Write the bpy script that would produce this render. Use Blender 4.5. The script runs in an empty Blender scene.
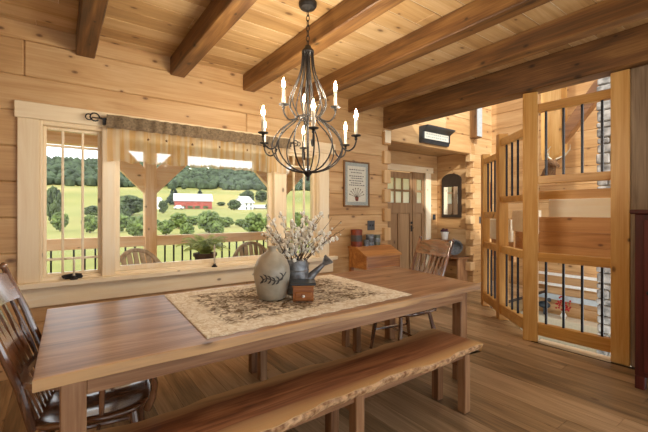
import bpy, bmesh, math, random
from mathutils import Vector, Matrix, noise
R = random.Random(7)
S = bpy.context.scene
COL = S.collection
PI = math.pi

# ------------------------------------------------------------------ camera
EYE = 1.36
TH = math.atan2(498.0, 364.0)          # angle between view direction and the window wall
CX, SX = math.cos(TH), math.sin(TH)
cam = bpy.data.cameras.new('camera'); camo = bpy.data.objects.new('camera', cam); COL.objects.link(camo)
camo.location = (0, 0, EYE)
camo.rotation_euler = (PI/2, 0, -math.atan2(CX, SX))
cam.sensor_width = 36; cam.lens = 364.0/648*36; cam.shift_y = -4.0/648
cam.clip_start = 0.05; cam.clip_end = 3000
S.camera = camo
# ------------------------------------------------------------------ world, sun, exposure
w = bpy.data.worlds.new('sky'); S.world = w; w.use_nodes = True
bg = w.node_tree.nodes['Background']; bg.inputs[0].default_value = (0.90, 0.96, 1.0, 1); bg.inputs[1].default_value = 1.9
sun = bpy.data.lights.new('sun', 'SUN'); sun.energy = 2.4; sun.angle = 0.02; sun.color = (1, .95, .86)
suno = bpy.data.objects.new('sun', sun); COL.objects.link(suno)
suno.rotation_euler = Vector((-.46, -.78, .44)).to_track_quat('Z', 'Y').to_euler()
S.view_settings.view_transform = 'Standard'; S.view_settings.look = 'None'
S.view_settings.exposure = 0.5; S.view_settings.gamma = 1; S.view_settings.use_curve_mapping = False

# ------------------------------------------------------------------ materials
def lin(h):
    if isinstance(h, str):
        h = h.lstrip('#'); c = [int(h[i:i+2], 16)/255 for i in (0, 2, 4)]
    else: c = [v/255 for v in h]
    return tuple((v/12.92 if v <= .04045 else ((v+.055)/1.055)**2.4) for v in c) + (1,)
def newmat(name):
    m = bpy.data.materials.new(name); m.use_nodes = True
    nt = m.node_tree; b = nt.nodes['Principled BSDF']
    return m, nt, b
def plain(name, col, rough=.5, metal=0, noise_amt=.12, nscale=20, bump=0):
    m, nt, b = newmat(name)
    tc = nt.nodes.new('ShaderNodeTexCoord'); n = nt.nodes.new('ShaderNodeTexNoise')
    n.inputs['Scale'].default_value = nscale; n.inputs['Detail'].default_value = 5
    nt.links.new(tc.outputs['Object'], n.inputs['Vector'])
    rp = nt.nodes.new('ShaderNodeValToRGB'); c = lin(col)
    rp.color_ramp.elements[0].position = .3; rp.color_ramp.elements[1].position = .7
    rp.color_ramp.elements[0].color = tuple(v*(1-noise_amt*2) for v in c[:3]) + (1,)
    rp.color_ramp.elements[1].color = tuple(min(1, v*(1+noise_amt)) for v in c[:3]) + (1,)
    nt.links.new(n.outputs['Fac'], rp.inputs[0]); nt.links.new(rp.outputs[0], b.inputs['Base Color'])
    b.inputs['Roughness'].default_value = rough; b.inputs['Metallic'].default_value = metal
    if bump:
        bp = nt.nodes.new('ShaderNodeBump'); bp.inputs['Strength'].default_value = bump; bp.inputs['Distance'].default_value = .01
        nt.links.new(n.outputs['Fac'], bp.inputs['Height']); nt.links.new(bp.outputs[0], b.inputs['Normal'])
    return m
def mathn(nt, op, a=None, b=None, clamp=False):
    n = nt.nodes.new('ShaderNodeMath'); n.operation = op; n.use_clamp = clamp
    for i, v in enumerate((a, b)):
        if v is None: continue
        if isinstance(v, (int, float)): n.inputs[i].default_value = v
        else: nt.links.new(v, n.inputs[i])
    return n.outputs[0]
WOODS = {}
def wood(axis, dark, mid, light, rough=.5, knots=1.0, key='', vary=.16, figure=1.0, sap=None, bump=.15, knotcol='#4a2408', coat=0, calm=1.0, coat_ior=1.5):
    k = (axis, dark, mid, light, rough, knots, key)
    if k in WOODS: return WOODS[k]
    m, nt, b = newmat('wood_%s_%s' % (key or mid.strip('#'), axis))
    L = nt.links.new
    tc = nt.nodes.new('ShaderNodeTexCoord'); oi = nt.nodes.new('ShaderNodeObjectInfo')
    off = nt.nodes.new('ShaderNodeCombineXYZ')
    for i, f in enumerate((13.1, 29.7, 17.3)): L(mathn(nt, 'MULTIPLY', oi.outputs['Random'], f), off.inputs[i])
    add = nt.nodes.new('ShaderNodeVectorMath'); add.operation = 'ADD'
    L(tc.outputs['Object'], add.inputs[0]); L(off.outputs[0], add.inputs[1])
    ai = 'XYZ'.index(axis)
    def mapped(al, ac):
        mp = nt.nodes.new('ShaderNodeMapping'); s = [ac]*3; s[ai] = al
        mp.inputs['Scale'].default_value = s; L(add.outputs[0], mp.inputs['Vector']); return mp.outputs[0]
    n1 = nt.nodes.new('ShaderNodeTexNoise'); n1.inputs['Scale'].default_value = 1; n1.inputs['Detail'].default_value = 5; n1.inputs['Distortion'].default_value = 1.2*figure
    L(mapped(.9, 9), n1.inputs['Vector'])
    n2 = nt.nodes.new('ShaderNodeTexNoise'); n2.inputs['Scale'].default_value = 1; n2.inputs['Detail'].default_value = 3
    L(mapped(3, 90), n2.inputs['Vector'])
    g = mathn(nt, 'ADD', mathn(nt, 'MULTIPLY', n1.outputs['Fac'], .62*calm+.06), mathn(nt, 'ADD', mathn(nt, 'MULTIPLY', n2.outputs['Fac'], .32*calm), .5*(.94-.94*calm)+.0))
    g = mathn(nt, 'ADD', g, mathn(nt, 'MULTIPLY', mathn(nt, 'SUBTRACT', oi.outputs['Random'], .5), vary))
    rp = nt.nodes.new('ShaderNodeValToRGB'); e = rp.color_ramp.elements
    e[0].position = .30; e[0].color = lin(dark); e[1].position = .68; e[1].color = lin(light)
    x = e.new(.48); x.color = lin(mid)
    L(g, rp.inputs[0]); col = rp.outputs[0]
    if sap:
        # pale sapwood along the two long edges of a slab: (axis index, low, high, width, colour)
        si, lo, hi, wd, sc = sap
        sp = nt.nodes.new('ShaderNodeSeparateXYZ'); L(tc.outputs['Object'], sp.inputs[0])
        v = mathn(nt, 'ADD', sp.outputs[si], mathn(nt, 'MULTIPLY', mathn(nt, 'SUBTRACT', n1.outputs['Fac'], .5), .10))
        d = mathn(nt, 'MINIMUM', mathn(nt, 'SUBTRACT', v, lo), mathn(nt, 'SUBTRACT', hi, v))
        f = mathn(nt, 'SUBTRACT', 1.0, mathn(nt, 'DIVIDE', d, wd), True)
        f = mathn(nt, 'MULTIPLY', mathn(nt, 'POWER', f, .6), .9)
        mx = nt.nodes.new('ShaderNodeMix'); mx.data_type = 'RGBA'; L(f, mx.inputs[0]); L(col, mx.inputs[6]); mx.inputs[7].default_value = lin(sc)
        col = mx.outputs[2]
    if knots > 0:
        vo = nt.nodes.new('ShaderNodeTexVoronoi'); vo.inputs['Scale'].default_value = 1; vo.voronoi_dimensions = '2D'
        sx_ = nt.nodes.new('ShaderNodeSeparateXYZ'); L(add.outputs[0], sx_.inputs[0]); cc = nt.nodes.new('ShaderNodeCombineXYZ')
        oth = [i for i in range(3) if i != ai]
        L(mathn(nt, 'MULTIPLY', sx_.outputs[ai], 2.6), cc.inputs[0])
        L(mathn(nt, 'MULTIPLY', mathn(nt, 'ADD', sx_.outputs[oth[0]], sx_.outputs[oth[1]]), 4.6), cc.inputs[1])
        L(cc.outputs[0], vo.inputs['Vector'])
        sep = nt.nodes.new('ShaderNodeSeparateColor'); L(vo.outputs['Color'], sep.inputs[0])
        on = mathn(nt, 'LESS_THAN', sep.outputs[0], .62*knots)
        rad = mathn(nt, 'ADD', mathn(nt, 'MULTIPLY', sep.outputs[1], .06), .04)
        hq = mathn(nt, 'SUBTRACT', 1.0, mathn(nt, 'DIVIDE', vo.outputs['Distance'], mathn(nt, 'MULTIPLY', rad, 2.4)), True)
        hq = mathn(nt, 'MULTIPLY', mathn(nt, 'MULTIPLY', hq, on), .55)
        mh = nt.nodes.new('ShaderNodeMix'); mh.data_type = 'RGBA'; L(hq, mh.inputs[0]); L(col, mh.inputs[6]); mh.inputs[7].default_value = lin(dark); col = mh.outputs[2]
        q = mathn(nt, 'SUBTRACT', 1.0, mathn(nt, 'DIVIDE', vo.outputs['Distance'], rad), True)
        q = mathn(nt, 'MULTIPLY', mathn(nt, 'MULTIPLY', mathn(nt, 'POWER', q, .5), on), .85)
        mx = nt.nodes.new('ShaderNodeMix'); mx.data_type = 'RGBA'; L(q, mx.inputs[0]); L(col, mx.inputs[6]); mx.inputs[7].default_value = lin(knotcol)
        col = mx.outputs[2]
    L(col, b.inputs['Base Color']); b.inputs['Roughness'].default_value = rough
    if coat: b.inputs['Coat Weight'].default_value = coat; b.inputs['Coat Roughness'].default_value = .16; b.inputs['Coat IOR'].default_value = coat_ior
    bp = nt.nodes.new('ShaderNodeBump'); bp.inputs['Strength'].default_value = bump; bp.inputs['Distance'].default_value = .003
    L(n2.outputs['Fac'], bp.inputs['Height']); L(bp.outputs[0], b.inputs['Normal'])
    WOODS[k] = m; return m
def pine(ax): return wood(ax, '#a3784a', '#c49a67', '#dab98b', .5, 1.0, 'log_pine', calm=.6)
def pine_ceiling(ax): return wood(ax, '#9c774b', '#bf9a68', '#dabd92', .45, 1.0, 'ceiling_pine', vary=.2, calm=.6)
def trimwood(ax): return wood(ax, '#e6cca2', '#f2deba', '#f8ebd2', .4, .4, 'trim_pine', calm=.7)
def beamwood(ax): return wood(ax, '#462d15', '#714b26', '#98703f', .5, .6, 'beam', knotcol='#241004')
def postwood(ax): return wood(ax, '#a56e2c', '#c69048', '#dcae6a', .42, .8, 'post_pine', calm=.75)
def floorwood(ax): return wood(ax, '#6e583f', '#a28460', '#c6a682', .3, .15, 'floor', vary=.3)
def walnut(ax): return wood(ax, '#6a4429', '#946a48', '#b88d66', .35, .12, 'walnut', figure=1.6)
def chairwood(ax): return wood(ax, '#3f2212', '#683f26', '#8d6144', .25, 0, 'chair', coat=1, coat_ior=2.0)
def doorwood(ax): return wood(ax, '#7e6144', '#9c7a56', '#b5936c', .45, .1, 'door')
def porchwood(ax): return wood(ax, '#d8ab74', '#ecc898', '#f6dcb8', .6, .6, 'porch')
M = {}
M['iron'] = plain('black_iron', '#2b2a2b', .5, .3)
M['chand'] = plain('aged_dark_iron', '#2b2724', .55, .25, .3, 40)
M['baluster'] = plain('black_steel', '#26262b', .42, .5)
M['candle'] = plain('ivory_candle', '#d9cdb8', .5)
M['cream'] = plain('cream', '#eadfc8', .6)
M['white'] = plain('white_paint', '#e9e6df', .5, 0, .05)
M['groove'] = plain('groove_backing_wood', '#7d5226', .8)  # darker backing wood that shows in the joints between logs
M['weathered'] = wood('Z', '#5a4732', '#85705a', '#a38e76', .8, .5, 'weathered', bump=.5)
M['redcab'] = wood('Z', '#2a0d0a', '#481814', '#5e2620', .4, 0, 'dark_red', vary=.05)
M['linen'] = plain('linen', '#7f6c53', .9, 0, .25, 60)
M['tin'] = plain('galvanised_tin', '#8d9094', .42, .55, .3, 25)
M['stoneware'] = plain('stoneware', '#b9b09c', .3, 0, .2, 8)
M['ink'] = plain('slate_blue_glaze', '#4a4440', .4)
M['greytin'] = plain('grey_tin', '#84898e', .4, .4, .3)
M['redtin'] = plain('red_tin', '#8b3d22', .4, .1, .3, 14)
M['plate'] = plain('pewter_plate', '#5f6164', .4, .6)
M['shelfblack'] = plain('black_paint', '#2b3238', .4)
M['stone'] = plain('grey_stone', '#a29b92', .85, 0, .35, 12, .5)
M['leaf'] = plain('leaf_green', '#5c6c2e', .7, 0, .35, 3)
M['leafdark'] = plain('dark_leaf_green', '#47532c', .8, 0, .4, 2)
M['conifer'] = plain('conifer_green', '#38452f', .85, 0, .4, 2)
M['forest'] = plain('forest_green', '#434f36', .9, 0, .35, .12)
M['fern'] = plain('fern_green', '#bfd070', .6, 0, .25, 9)
M['bark'] = plain('bark', '#5e4a38', .9, 0, .3, 8)
M['barnred'] = plain('barn_red', '#9c4a3e', .7, 0, .15, .6)
M['roofwhite'] = plain('white_roof', '#c9c9c9', .6, 0, .04, .5)
M['twig'] = plain('twig_brown', '#5c4630', .8)
M['blossom'] = plain('blossom_cream', '#fbf5e8', .8, 0, .06)
M['mauve'] = plain('dried_mauve', '#5a3340', .9, 0, .4, 60)
M['antler'] = plain('antler', '#d8ccb0', .6)
M['fur'] = plain('deer_brown', '#7a5838', .9, 0, .3, 40)
M['red'] = plain('berry_red', '#a8201c', .4)
M['chairgrey'] = wood('Z', '#a08b74', '#c7b29a', '#e0cfb9', .7, .1, 'weathered_chair')
M['paperblue'] = plain('blue_grey_stitch', '#aab0aa', .9, 0, .25, 160)
M['paper'] = plain('cream_sampler', '#d6d2c2', .9, 0, .06, 60)
M['ledge'] = plain('pale_plaster', '#cdbfa6', .8, 0, .05)
M['bluegrey'] = plain('blue_grey_paint', '#b9c2c6', .6, 0, .05)
def glass_mat(name, tint=(1, 1, 1, 1)):
    m = bpy.data.materials.new(name); m.use_nodes = True; nt = m.node_tree; nt.nodes.clear()
    o = nt.nodes.new('ShaderNodeOutputMaterial'); t = nt.nodes.new('ShaderNodeBsdfTransparent'); t.inputs[0].default_value = tint
    g = nt.nodes.new('ShaderNodeBsdfGlossy'); g.inputs['Roughness'].default_value = .02
    fr = nt.nodes.new('ShaderNodeFresnel'); fr.inputs[0].default_value = 1.2
    mx = nt.nodes.new('ShaderNodeMixShader'); nt.links.new(fr.outputs[0], mx.inputs[0]); nt.links.new(t.outputs[0], mx.inputs[1]); nt.links.new(g.outputs[0], mx.inputs[2])
    nt.links.new(mx.outputs[0], o.inputs[0]); return m
M['glass'] = glass_mat('window_glass')
def frosted():
    m = bpy.data.materials.new('door_glass'); m.use_nodes = True; nt = m.node_tree; nt.nodes.clear()
    o = nt.nodes.new('ShaderNodeOutputMaterial'); t = nt.nodes.new('ShaderNodeBsdfTransparent'); d = nt.nodes.new('ShaderNodeBsdfTranslucent')
    d.inputs[0].default_value = (.95, .97, .97, 1)
    mx = nt.nodes.new('ShaderNodeMixShader'); mx.inputs[0].default_value = .95
    nt.links.new(t.outputs[0], mx.inputs[1]); nt.links.new(d.outputs[0], mx.inputs[2]); nt.links.new(mx.outputs[0], o.inputs[0]); return m
M['doorglass'] = frosted()
m, nt, b = newmat('mirror_glass'); b.inputs['Metallic'].default_value = 1; b.inputs['Roughness'].default_value = .03; b.inputs['Base Color'].default_value = (.85, .87, .86, 1); M['mirror'] = m
def bulb_mat():
    m = bpy.data.materials.new('lit_bulb'); m.use_nodes = True; nt = m.node_tree; nt.nodes.clear()
    o = nt.nodes.new('ShaderNodeOutputMaterial'); e = nt.nodes.new('ShaderNodeEmission')
    e.inputs[0].default_value = (1, .86, .66, 1); e.inputs[1].default_value = 560
    nt.links.new(e.outputs[0], o.inputs[0]); return m
M['bulb'] = bulb_mat()
def sheer():
    m = bpy.data.materials.new('sheer_cream_cloth'); m.use_nodes = True; nt = m.node_tree; nt.nodes.clear()
    o = nt.nodes.new('ShaderNodeOutputMaterial'); d = nt.nodes.new('ShaderNodeBsdfDiffuse'); t = nt.nodes.new('ShaderNodeBsdfTranslucent'); x = nt.nodes.new('ShaderNodeBsdfTransparent')
    tc = nt.nodes.new('ShaderNodeTexCoord'); wv = nt.nodes.new('ShaderNodeTexWave'); wv.inputs['Scale'].default_value = 40; wv.inputs['Distortion'].default_value = 3
    nt.links.new(tc.outputs['Object'], wv.inputs[0])
    rp = nt.nodes.new('ShaderNodeValToRGB'); rp.color_ramp.elements[0].color = lin('#faf1de'); rp.color_ramp.elements[1].color = lin('#fffaf0')
    nt.links.new(wv.outputs['Fac'], rp.inputs[0])
    ws_ = nt.nodes.new('ShaderNodeTexNoise'); ws_.inputs['Scale'].default_value = 1; ws_.inputs['Detail'].default_value = 2
    mp = nt.nodes.new('ShaderNodeMapping'); mp.inputs['Scale'].default_value = (17, 0, .8); nt.links.new(tc.outputs['Object'], mp.inputs[0]); nt.links.new(mp.outputs[0], ws_.inputs['Vector'])
    r3 = nt.nodes.new('ShaderNodeValToRGB'); r3.color_ramp.elements[0].position = .42; r3.color_ramp.elements[1].position = .58
    r3.color_ramp.elements[0].color = lin('#ecd0a0'); r3.color_ramp.elements[1].color = (1, 1, 1, 1); nt.links.new(ws_.outputs['Fac'], r3.inputs[0])  # tan and white stripes put light through thick and thin gathers into the colour
    ml = nt.nodes.new('ShaderNodeMix'); ml.data_type = 'RGBA'; ml.blend_type = 'MULTIPLY'; ml.inputs[0].default_value = 1
    nt.links.new(rp.outputs[0], ml.inputs[6]); nt.links.new(r3.outputs[0], ml.inputs[7])
    for n in (d, t): nt.links.new(ml.outputs[2], n.inputs[0])
    m1 = nt.nodes.new('ShaderNodeMixShader'); m1.inputs[0].default_value = .8
    nt.links.new(d.outputs[0], m1.inputs[1]); nt.links.new(t.outputs[0], m1.inputs[2])
    m2 = nt.nodes.new('ShaderNodeMixShader'); m2.inputs[0].default_value = .36
    nt.links.new(m1.outputs[0], m2.inputs[1]); nt.links.new(x.outputs[0], m2.inputs[2]); nt.links.new(m2.outputs[0], o.inputs[0]); return m
M['sheer'] = sheer()
def grass_mat():
    m, nt, b = newmat('field_grass'); L = nt.links.new
    tc = nt.nodes.new('ShaderNodeTexCoord')
    n = nt.nodes.new('ShaderNodeTexNoise'); n.inputs['Scale'].default_value = .018; n.inputs['Detail'].default_value = 6; L(tc.outputs['Object'], n.inputs['Vector'])
    n2 = nt.nodes.new('ShaderNodeTexNoise'); n2.inputs['Scale'].default_value = .9; n2.inputs['Detail'].default_value = 6; L(tc.outputs['Object'], n2.inputs['Vector'])
    g = mathn(nt, 'ADD', mathn(nt, 'MULTIPLY', n.outputs['Fac'], .75), mathn(nt, 'MULTIPLY', n2.outputs['Fac'], .25))
    rp = nt.nodes.new('ShaderNodeValToRGB'); e = rp.color_ramp.elements
    e[0].position = .35; e[0].color = lin('#6a6e2a'); e[1].position = .64; e[1].color = lin('#9a8b4c'); x = e.new(.5); x.color = lin('#838038')
    L(g, rp.inputs[0]); L(rp.outputs[0], b.inputs['Base Color']); b.inputs['Roughness'].default_value = .95; return m
M['grass'] = grass_mat()
def runner_mat():
    m, nt, b = newmat('crochet_runner'); L = nt.links.new
    tc = nt.nodes.new('ShaderNodeTexCoord')
    at = nt.nodes.new('ShaderNodeAttribute'); at.attribute_name = 'inner'
    n = nt.nodes.new('ShaderNodeTexNoise'); n.inputs['Scale'].default_value = 24; n.inputs['Detail'].default_value = 7; n.inputs['Distortion'].default_value = 1.5; L(tc.outputs['Object'], n.inputs['Vector'])
    n2 = nt.nodes.new('ShaderNodeTexNoise'); n2.inputs['Scale'].default_value = 7; n2.inputs['Detail'].default_value = 4; L(tc.outputs['Object'], n2.inputs['Vector'])
    r1 = nt.nodes.new('ShaderNodeValToRGB'); r1.color_ramp.elements[0].position = .38; r1.color_ramp.elements[1].position = .58
    r1.color_ramp.elements[0].color = lin('#dccdb2'); r1.color_ramp.elements[1].color = lin('#f8f2e4'); L(n.outputs['Fac'], r1.inputs[0])
    r2 = nt.nodes.new('ShaderNodeValToRGB'); r2.color_ramp.elements[0].position = .42; r2.color_ramp.elements[1].position = .58
    r2.color_ramp.elements[0].color = lin('#6f5a3e'); r2.color_ramp.elements[1].color = lin('#f2e8d4')
    L(mathn(nt, 'ADD', mathn(nt, 'MULTIPLY', n.outputs['Fac'], .7), mathn(nt, 'MULTIPLY', n2.outputs['Fac'], .3)), r2.inputs[0])
    mx = nt.nodes.new('ShaderNodeMix'); mx.data_type = 'RGBA'; L(at.outputs['Fac'], mx.inputs[0]); L(r1.outputs[0], mx.inputs[6]); L(r2.outputs[0], mx.inputs[7])
    L(mx.outputs[2], b.inputs['Base Color']); b.inputs['Roughness'].default_value = .95
    bp = nt.nodes.new('ShaderNodeBump'); bp.inputs['Strength'].default_value = 1; bp.inputs['Distance'].default_value = .012; L(n.outputs['Fac'], bp.inputs['Height']); L(bp.outputs[0], b.inputs['Normal'])
    return m
M['runner'] = runner_mat()
def bark_edge_mat():
    m, nt, b = newmat('live_edge_bark'); L = nt.links.new
    tc = nt.nodes.new('ShaderNodeTexCoord'); n = nt.nodes.new('ShaderNodeTexNoise'); n.inputs['Scale'].default_value = 30; n.inputs['Detail'].default_value = 8; L(tc.outputs['Object'], n.inputs['Vector'])
    rp = nt.nodes.new('ShaderNodeValToRGB'); e = rp.color_ramp.elements
    e[0].position = .36; e[0].color = lin('#8a5c34'); e[1].position = .6; e[1].color = lin('#d9b084'); L(n.outputs['Fac'], rp.inputs[0]); L(rp.outputs[0], b.inputs['Base Color'])
    b.inputs['Roughness'].default_value = .6
    bp = nt.nodes.new('ShaderNodeBump'); bp.inputs['Strength'].default_value = .7; bp.inputs['Distance'].default_value = .01; L(n.outputs['Fac'], bp.inputs['Height']); L(bp.outputs[0], b.inputs['Normal'])
    return m
M['liveedge'] = bark_edge_mat()

# ------------------------------------------------------------------ mesh building
class MB:
    def __init__(s): s.v = []; s.f = []
    def add(s, vs, fs):
        o = len(s.v); s.v += [tuple(v) for v in vs]; s.f += [tuple(i+o for i in f) for f in fs]; return s
    def box(s, x0, x1, y0, y1, z0, z1, b=0.0, mat=None):
        x0, x1 = sorted((x0, x1)); y0, y1 = sorted((y0, y1)); z0, z1 = sorted((z0, z1))
        if b <= 0:
            vs = [(x, y, z) for x in (x0, x1) for y in (y0, y1) for z in (z0, z1)]
            fs = [(0, 1, 3, 2), (4, 6, 7, 5), (0, 4, 5, 1), (2, 3, 7, 6), (0, 2, 6, 4), (1, 5, 7, 3)]
        else:
            b = min(b, (x1-x0)*.45, (y1-y0)*.45, (z1-z0)*.45)
            X = (x0, x1); Y = (y0, y1); Z = (z0, z1); vs = []; idx = {}
            for i in (0, 1):
                for j in (0, 1):
                    for k in (0, 1):
                        dx = b if i == 0 else -b; dy = b if j == 0 else -b; dz = b if k == 0 else -b
                        idx[i, j, k, 0] = len(vs); vs.append((X[i], Y[j]+dy, Z[k]+dz))
                        idx[i, j, k, 1] = len(vs); vs.append((X[i]+dx, Y[j], Z[k]+dz))
                        idx[i, j, k, 2] = len(vs); vs.append((X[i]+dx, Y[j]+dy, Z[k]))
            I = idx; fs = []
            for i in (0, 1):
                q = [I[i, 0, 0, 0], I[i, 1, 0, 0], I[i, 1, 1, 0], I[i, 0, 1, 0]]; fs.append(q if i else q[::-1])
                q = [I[0, i, 0, 1], I[1, i, 0, 1], I[1, i, 1, 1], I[0, i, 1, 1]]; fs.append(q[::-1] if i else q)
                q = [I[0, 0, i, 2], I[1, 0, i, 2], I[1, 1, i, 2], I[0, 1, i, 2]]; fs.append(q if i else q[::-1])
            for j in (0, 1):
                for k in (0, 1):
                    q = [I[0, j, k, 1], I[1, j, k, 1], I[1, j, k, 2], I[0, j, k, 2]]; fs.append(q)
                    q = [I[j, 0, k, 0], I[j, 1, k, 0], I[j, 1, k, 2], I[j, 0, k, 2]]; fs.append(q)
                    q = [I[j, k, 0, 0], I[j, k, 1, 0], I[j, k, 1, 1], I[j, k, 0, 1]]; fs.append(q)
            for i in (0, 1):
                for j in (0, 1):
                    for k in (0, 1): fs.append([I[i, j, k, 0], I[i, j, k, 1], I[i, j, k, 2]])
        if mat is not None: vs = [mat @ Vector(v) for v in vs]
        return s.add(vs, fs)
    def prism(s, poly, lo, hi, axis='Z', mat=None):
        n = len(poly)
        def p(a, b, c): return {'Z': (a, b, c), 'Y': (a, c, b), 'X': (c, a, b)}[axis]
        vs = [p(a, b, lo) for a, b in poly] + [p(a, b, hi) for a, b in poly]
        if mat is not None: vs = [mat @ Vector(v) for v in vs]
        fs = [tuple(range(n))[::-1], tuple(range(n, 2*n))] + [(i, (i+1) % n, n+(i+1) % n, n+i) for i in range(n)]
        return s.add(vs, fs)
    def tube(s, pts, r, n=8, caps=True, flat=None):
        pts = [Vector(p) for p in pts]; m = len(pts); vs = []; fs = []
        rs = r if isinstance(r, (list, tuple)) else [r]*m
        t0 = (pts[1]-pts[0]).normalized(); up = Vector((0, 0, 1)) if abs(t0.z) < .9 else Vector((1, 0, 0))
        nv = (up - t0*up.dot(t0)).normalized()
        for i in range(m):
            t = (pts[min(i+1, m-1)]-pts[max(i-1, 0)]).normalized()
            nv = (nv - t*nv.dot(t)).normalized(); bv = t.cross(nv)
            for k in range(n):
                a = 2*PI*k/n; vs.append(pts[i] + nv*(math.cos(a)*rs[i]*(flat or 1)) + bv*(math.sin(a)*rs[i]))
        for i in range(m-1):
            for k in range(n):
                k2 = (k+1) % n; fs.append((i*n+k, i*n+k2, (i+1)*n+k2, (i+1)*n+k))
        if caps: fs.append(tuple(range(n))[::-1]); fs.append(tuple((m-1)*n+k for k in range(n)))
        return s.add(vs, fs)
    def lathe(s, prof, c=(0, 0, 0), n=20, sx=1, sy=1, mat=None):
        vs = []; fs = []; m = len(prof)
        for r, z in prof:
            for k in range(n):
                a = 2*PI*k/n; vs.append((c[0]+math.cos(a)*r*sx, c[1]+math.sin(a)*r*sy, c[2]+z))
        for i in range(m-1):
            for k in range(n):
                k2 = (k+1) % n; fs.append((i*n+k, i*n+k2, (i+1)*n+k2, (i+1)*n+k))
        fs.append(tuple(range(n))[::-1]); fs.append(tuple((m-1)*n+k for k in range(n)))
        if mat is not None: vs = [mat @ Vector(v) for v in vs]
        return s.add(vs, fs)
    def ico(s, c, r, sub=1, sc=(1, 1, 1), jit=0):
        vs, fs = ICO[sub]; c = Vector(c)
        return s.add([c + Vector((v[0]*sc[0], v[1]*sc[1], v[2]*sc[2]))*(r*(1+(R.uniform(-jit, jit) if jit else 0))) for v in vs], fs)
    def loft(s, rings, closed=True, caps=True):
        n = len(rings[0]); vs = [p for r in rings for p in r]; fs = []
        for i in range(len(rings)-1):
            for k in range(n if closed else n-1):
                k2 = (k+1) % n; fs.append((i*n+k, i*n+k2, (i+1)*n+k2, (i+1)*n+k))
        if caps: fs.append(tuple(range(n))[::-1]); fs.append(tuple((len(rings)-1)*n+k for k in range(n)))
        return s.add(vs, fs)
ICO = {}
for sub in (1, 2, 3):
    bm = bmesh.new(); bmesh.ops.create_icosphere(bm, subdivisions=sub, radius=1)
    bm.verts.ensure_lookup_table(); ICO[sub] = ([tuple(v.co) for v in bm.verts], [tuple(v.index for v in f.verts) for f in bm.faces]); bm.free()
ORG = {}
def obj(name, mb, mat, parent=None, smooth=35, label=None, kind=None):
    me = bpy.data.meshes.new(name)
    o = bpy.data.objects.new(name, me); COL.objects.link(o)
    org = ORG.get(parent.name, Vector((0, 0, 0))) if parent else Vector((0, 0, 0))
    vs = mb.v if org.length == 0 else [(v[0]-org.x, v[1]-org.y, v[2]-org.z) for v in mb.v]
    me.from_pydata(vs, [], mb.f); me.update()
    bm = bmesh.new(); bm.from_mesh(me); bmesh.ops.recalc_face_normals(bm, faces=bm.faces); bm.to_mesh(me); bm.free()
    if smooth:
        me.polygons.foreach_set('use_smooth', [True]*len(me.polygons)); me.set_sharp_from_angle(angle=math.radians(smooth))
    me.materials.append(M[mat] if isinstance(mat, str) else mat)
    if parent: o.parent = parent; ORG[o.name] = org
    if label: o['label'] = label
    if kind: o['kind'] = kind
    return o
def thing(name, label, cat, loc=(0, 0, 0), rz=0, group=None, local=False, kind=None):
    o = bpy.data.objects.new(name, None); COL.objects.link(o); o.empty_display_size = .1
    o.location = loc; o.rotation_euler = (0, 0, rz)
    if label: o['label'] = label
    if cat: o['category'] = cat
    if group: o['group'] = group
    if kind: o['kind'] = kind
    ORG[o.name] = Vector((0, 0, 0)) if local else Vector(loc)
    return o
def tag(o, label, cat, group=None):
    o['label'] = label; o['category'] = cat
    if group: o['group'] = group
    return o
def copy_tree(o, parent=None):
    c = o.copy(); COL.objects.link(c); c.parent = parent
    for ch in list(o.children): copy_tree(ch, c)
    return c
def struct(name, mb, mat, parent=None, label=None):
    o = obj(name, mb, mat, parent, smooth=0)
    o['kind'] = 'structure'
    if label: o['label'] = label
    return o
def bx(name, a, mat, parent, b=.004, **k): return obj(name, MB().box(*a, b=b), mat, parent, **k)

# ================================================================== SETTING
W = 3.9            # inside face of the window wall
CEIL = 2.93
ST = 1.315; LH = .2945
COURSE = [ST+LH*k for k in range(-4, 14)]     # log seams .137 .. 
# ---- floor: planks along Y over a dark sub-floor; open over the stairwell
def stair_y(x):     # nearest Y of the floor at this X (edge of the stairwell)
    if x <= 4.10: return None
    if x <= 5.05: return 1.80+(x-4.10)*1.13
    return 2.87
def diag(x): return 1.80+(x-4.10)*1.13
sub = MB().box(-3, 4.10, -3, 5.0, -.06, -.012).box(5.05, 7.0, 2.875, 5.0, -.06, -.012)
sub.prism([(4.10, 1.80), (5.05, 2.875), (5.05, 5.0), (4.10, 5.0)], -.06, -.012)
floor = struct('floor', sub, plain('subfloor', '#3a2818', .8), label='brown wood plank floor of the dining room')
PW = .165; x = -1.6; row = 0
while x < 6.95:
    x1 = min(x+PW, 6.95); y = -.9 - R.random()*1.2
    segs = []
    while y < 4.7:
        l = R.uniform(1.5, 2.3); segs.append((y, min(y+l, 4.7))); y += l
    for a, bb in segs:
        g = .0012
        if x1 <= 4.10: ly = ry = -9
        elif x < 5.05: ly = diag(max(x, 4.10)); ry = diag(min(x1, 5.05))
        else: ly = ry = 2.875
        if bb <= max(ly, ry)+.05: continue
        if max(a, -9) > max(ly, ry): ya = yb = a
        else: ya, yb = ly, ry
        if x1 < 2.2 and bb < .4 : continue
        obj('plank', MB().prism([(x+g, ya+g), (x1-g, yb+g), (x1-g, bb-g), (x+g, bb-g)], -.012, 0), floorwood('Y'), floor, smooth=0)
    x = x1; row += 1
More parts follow.
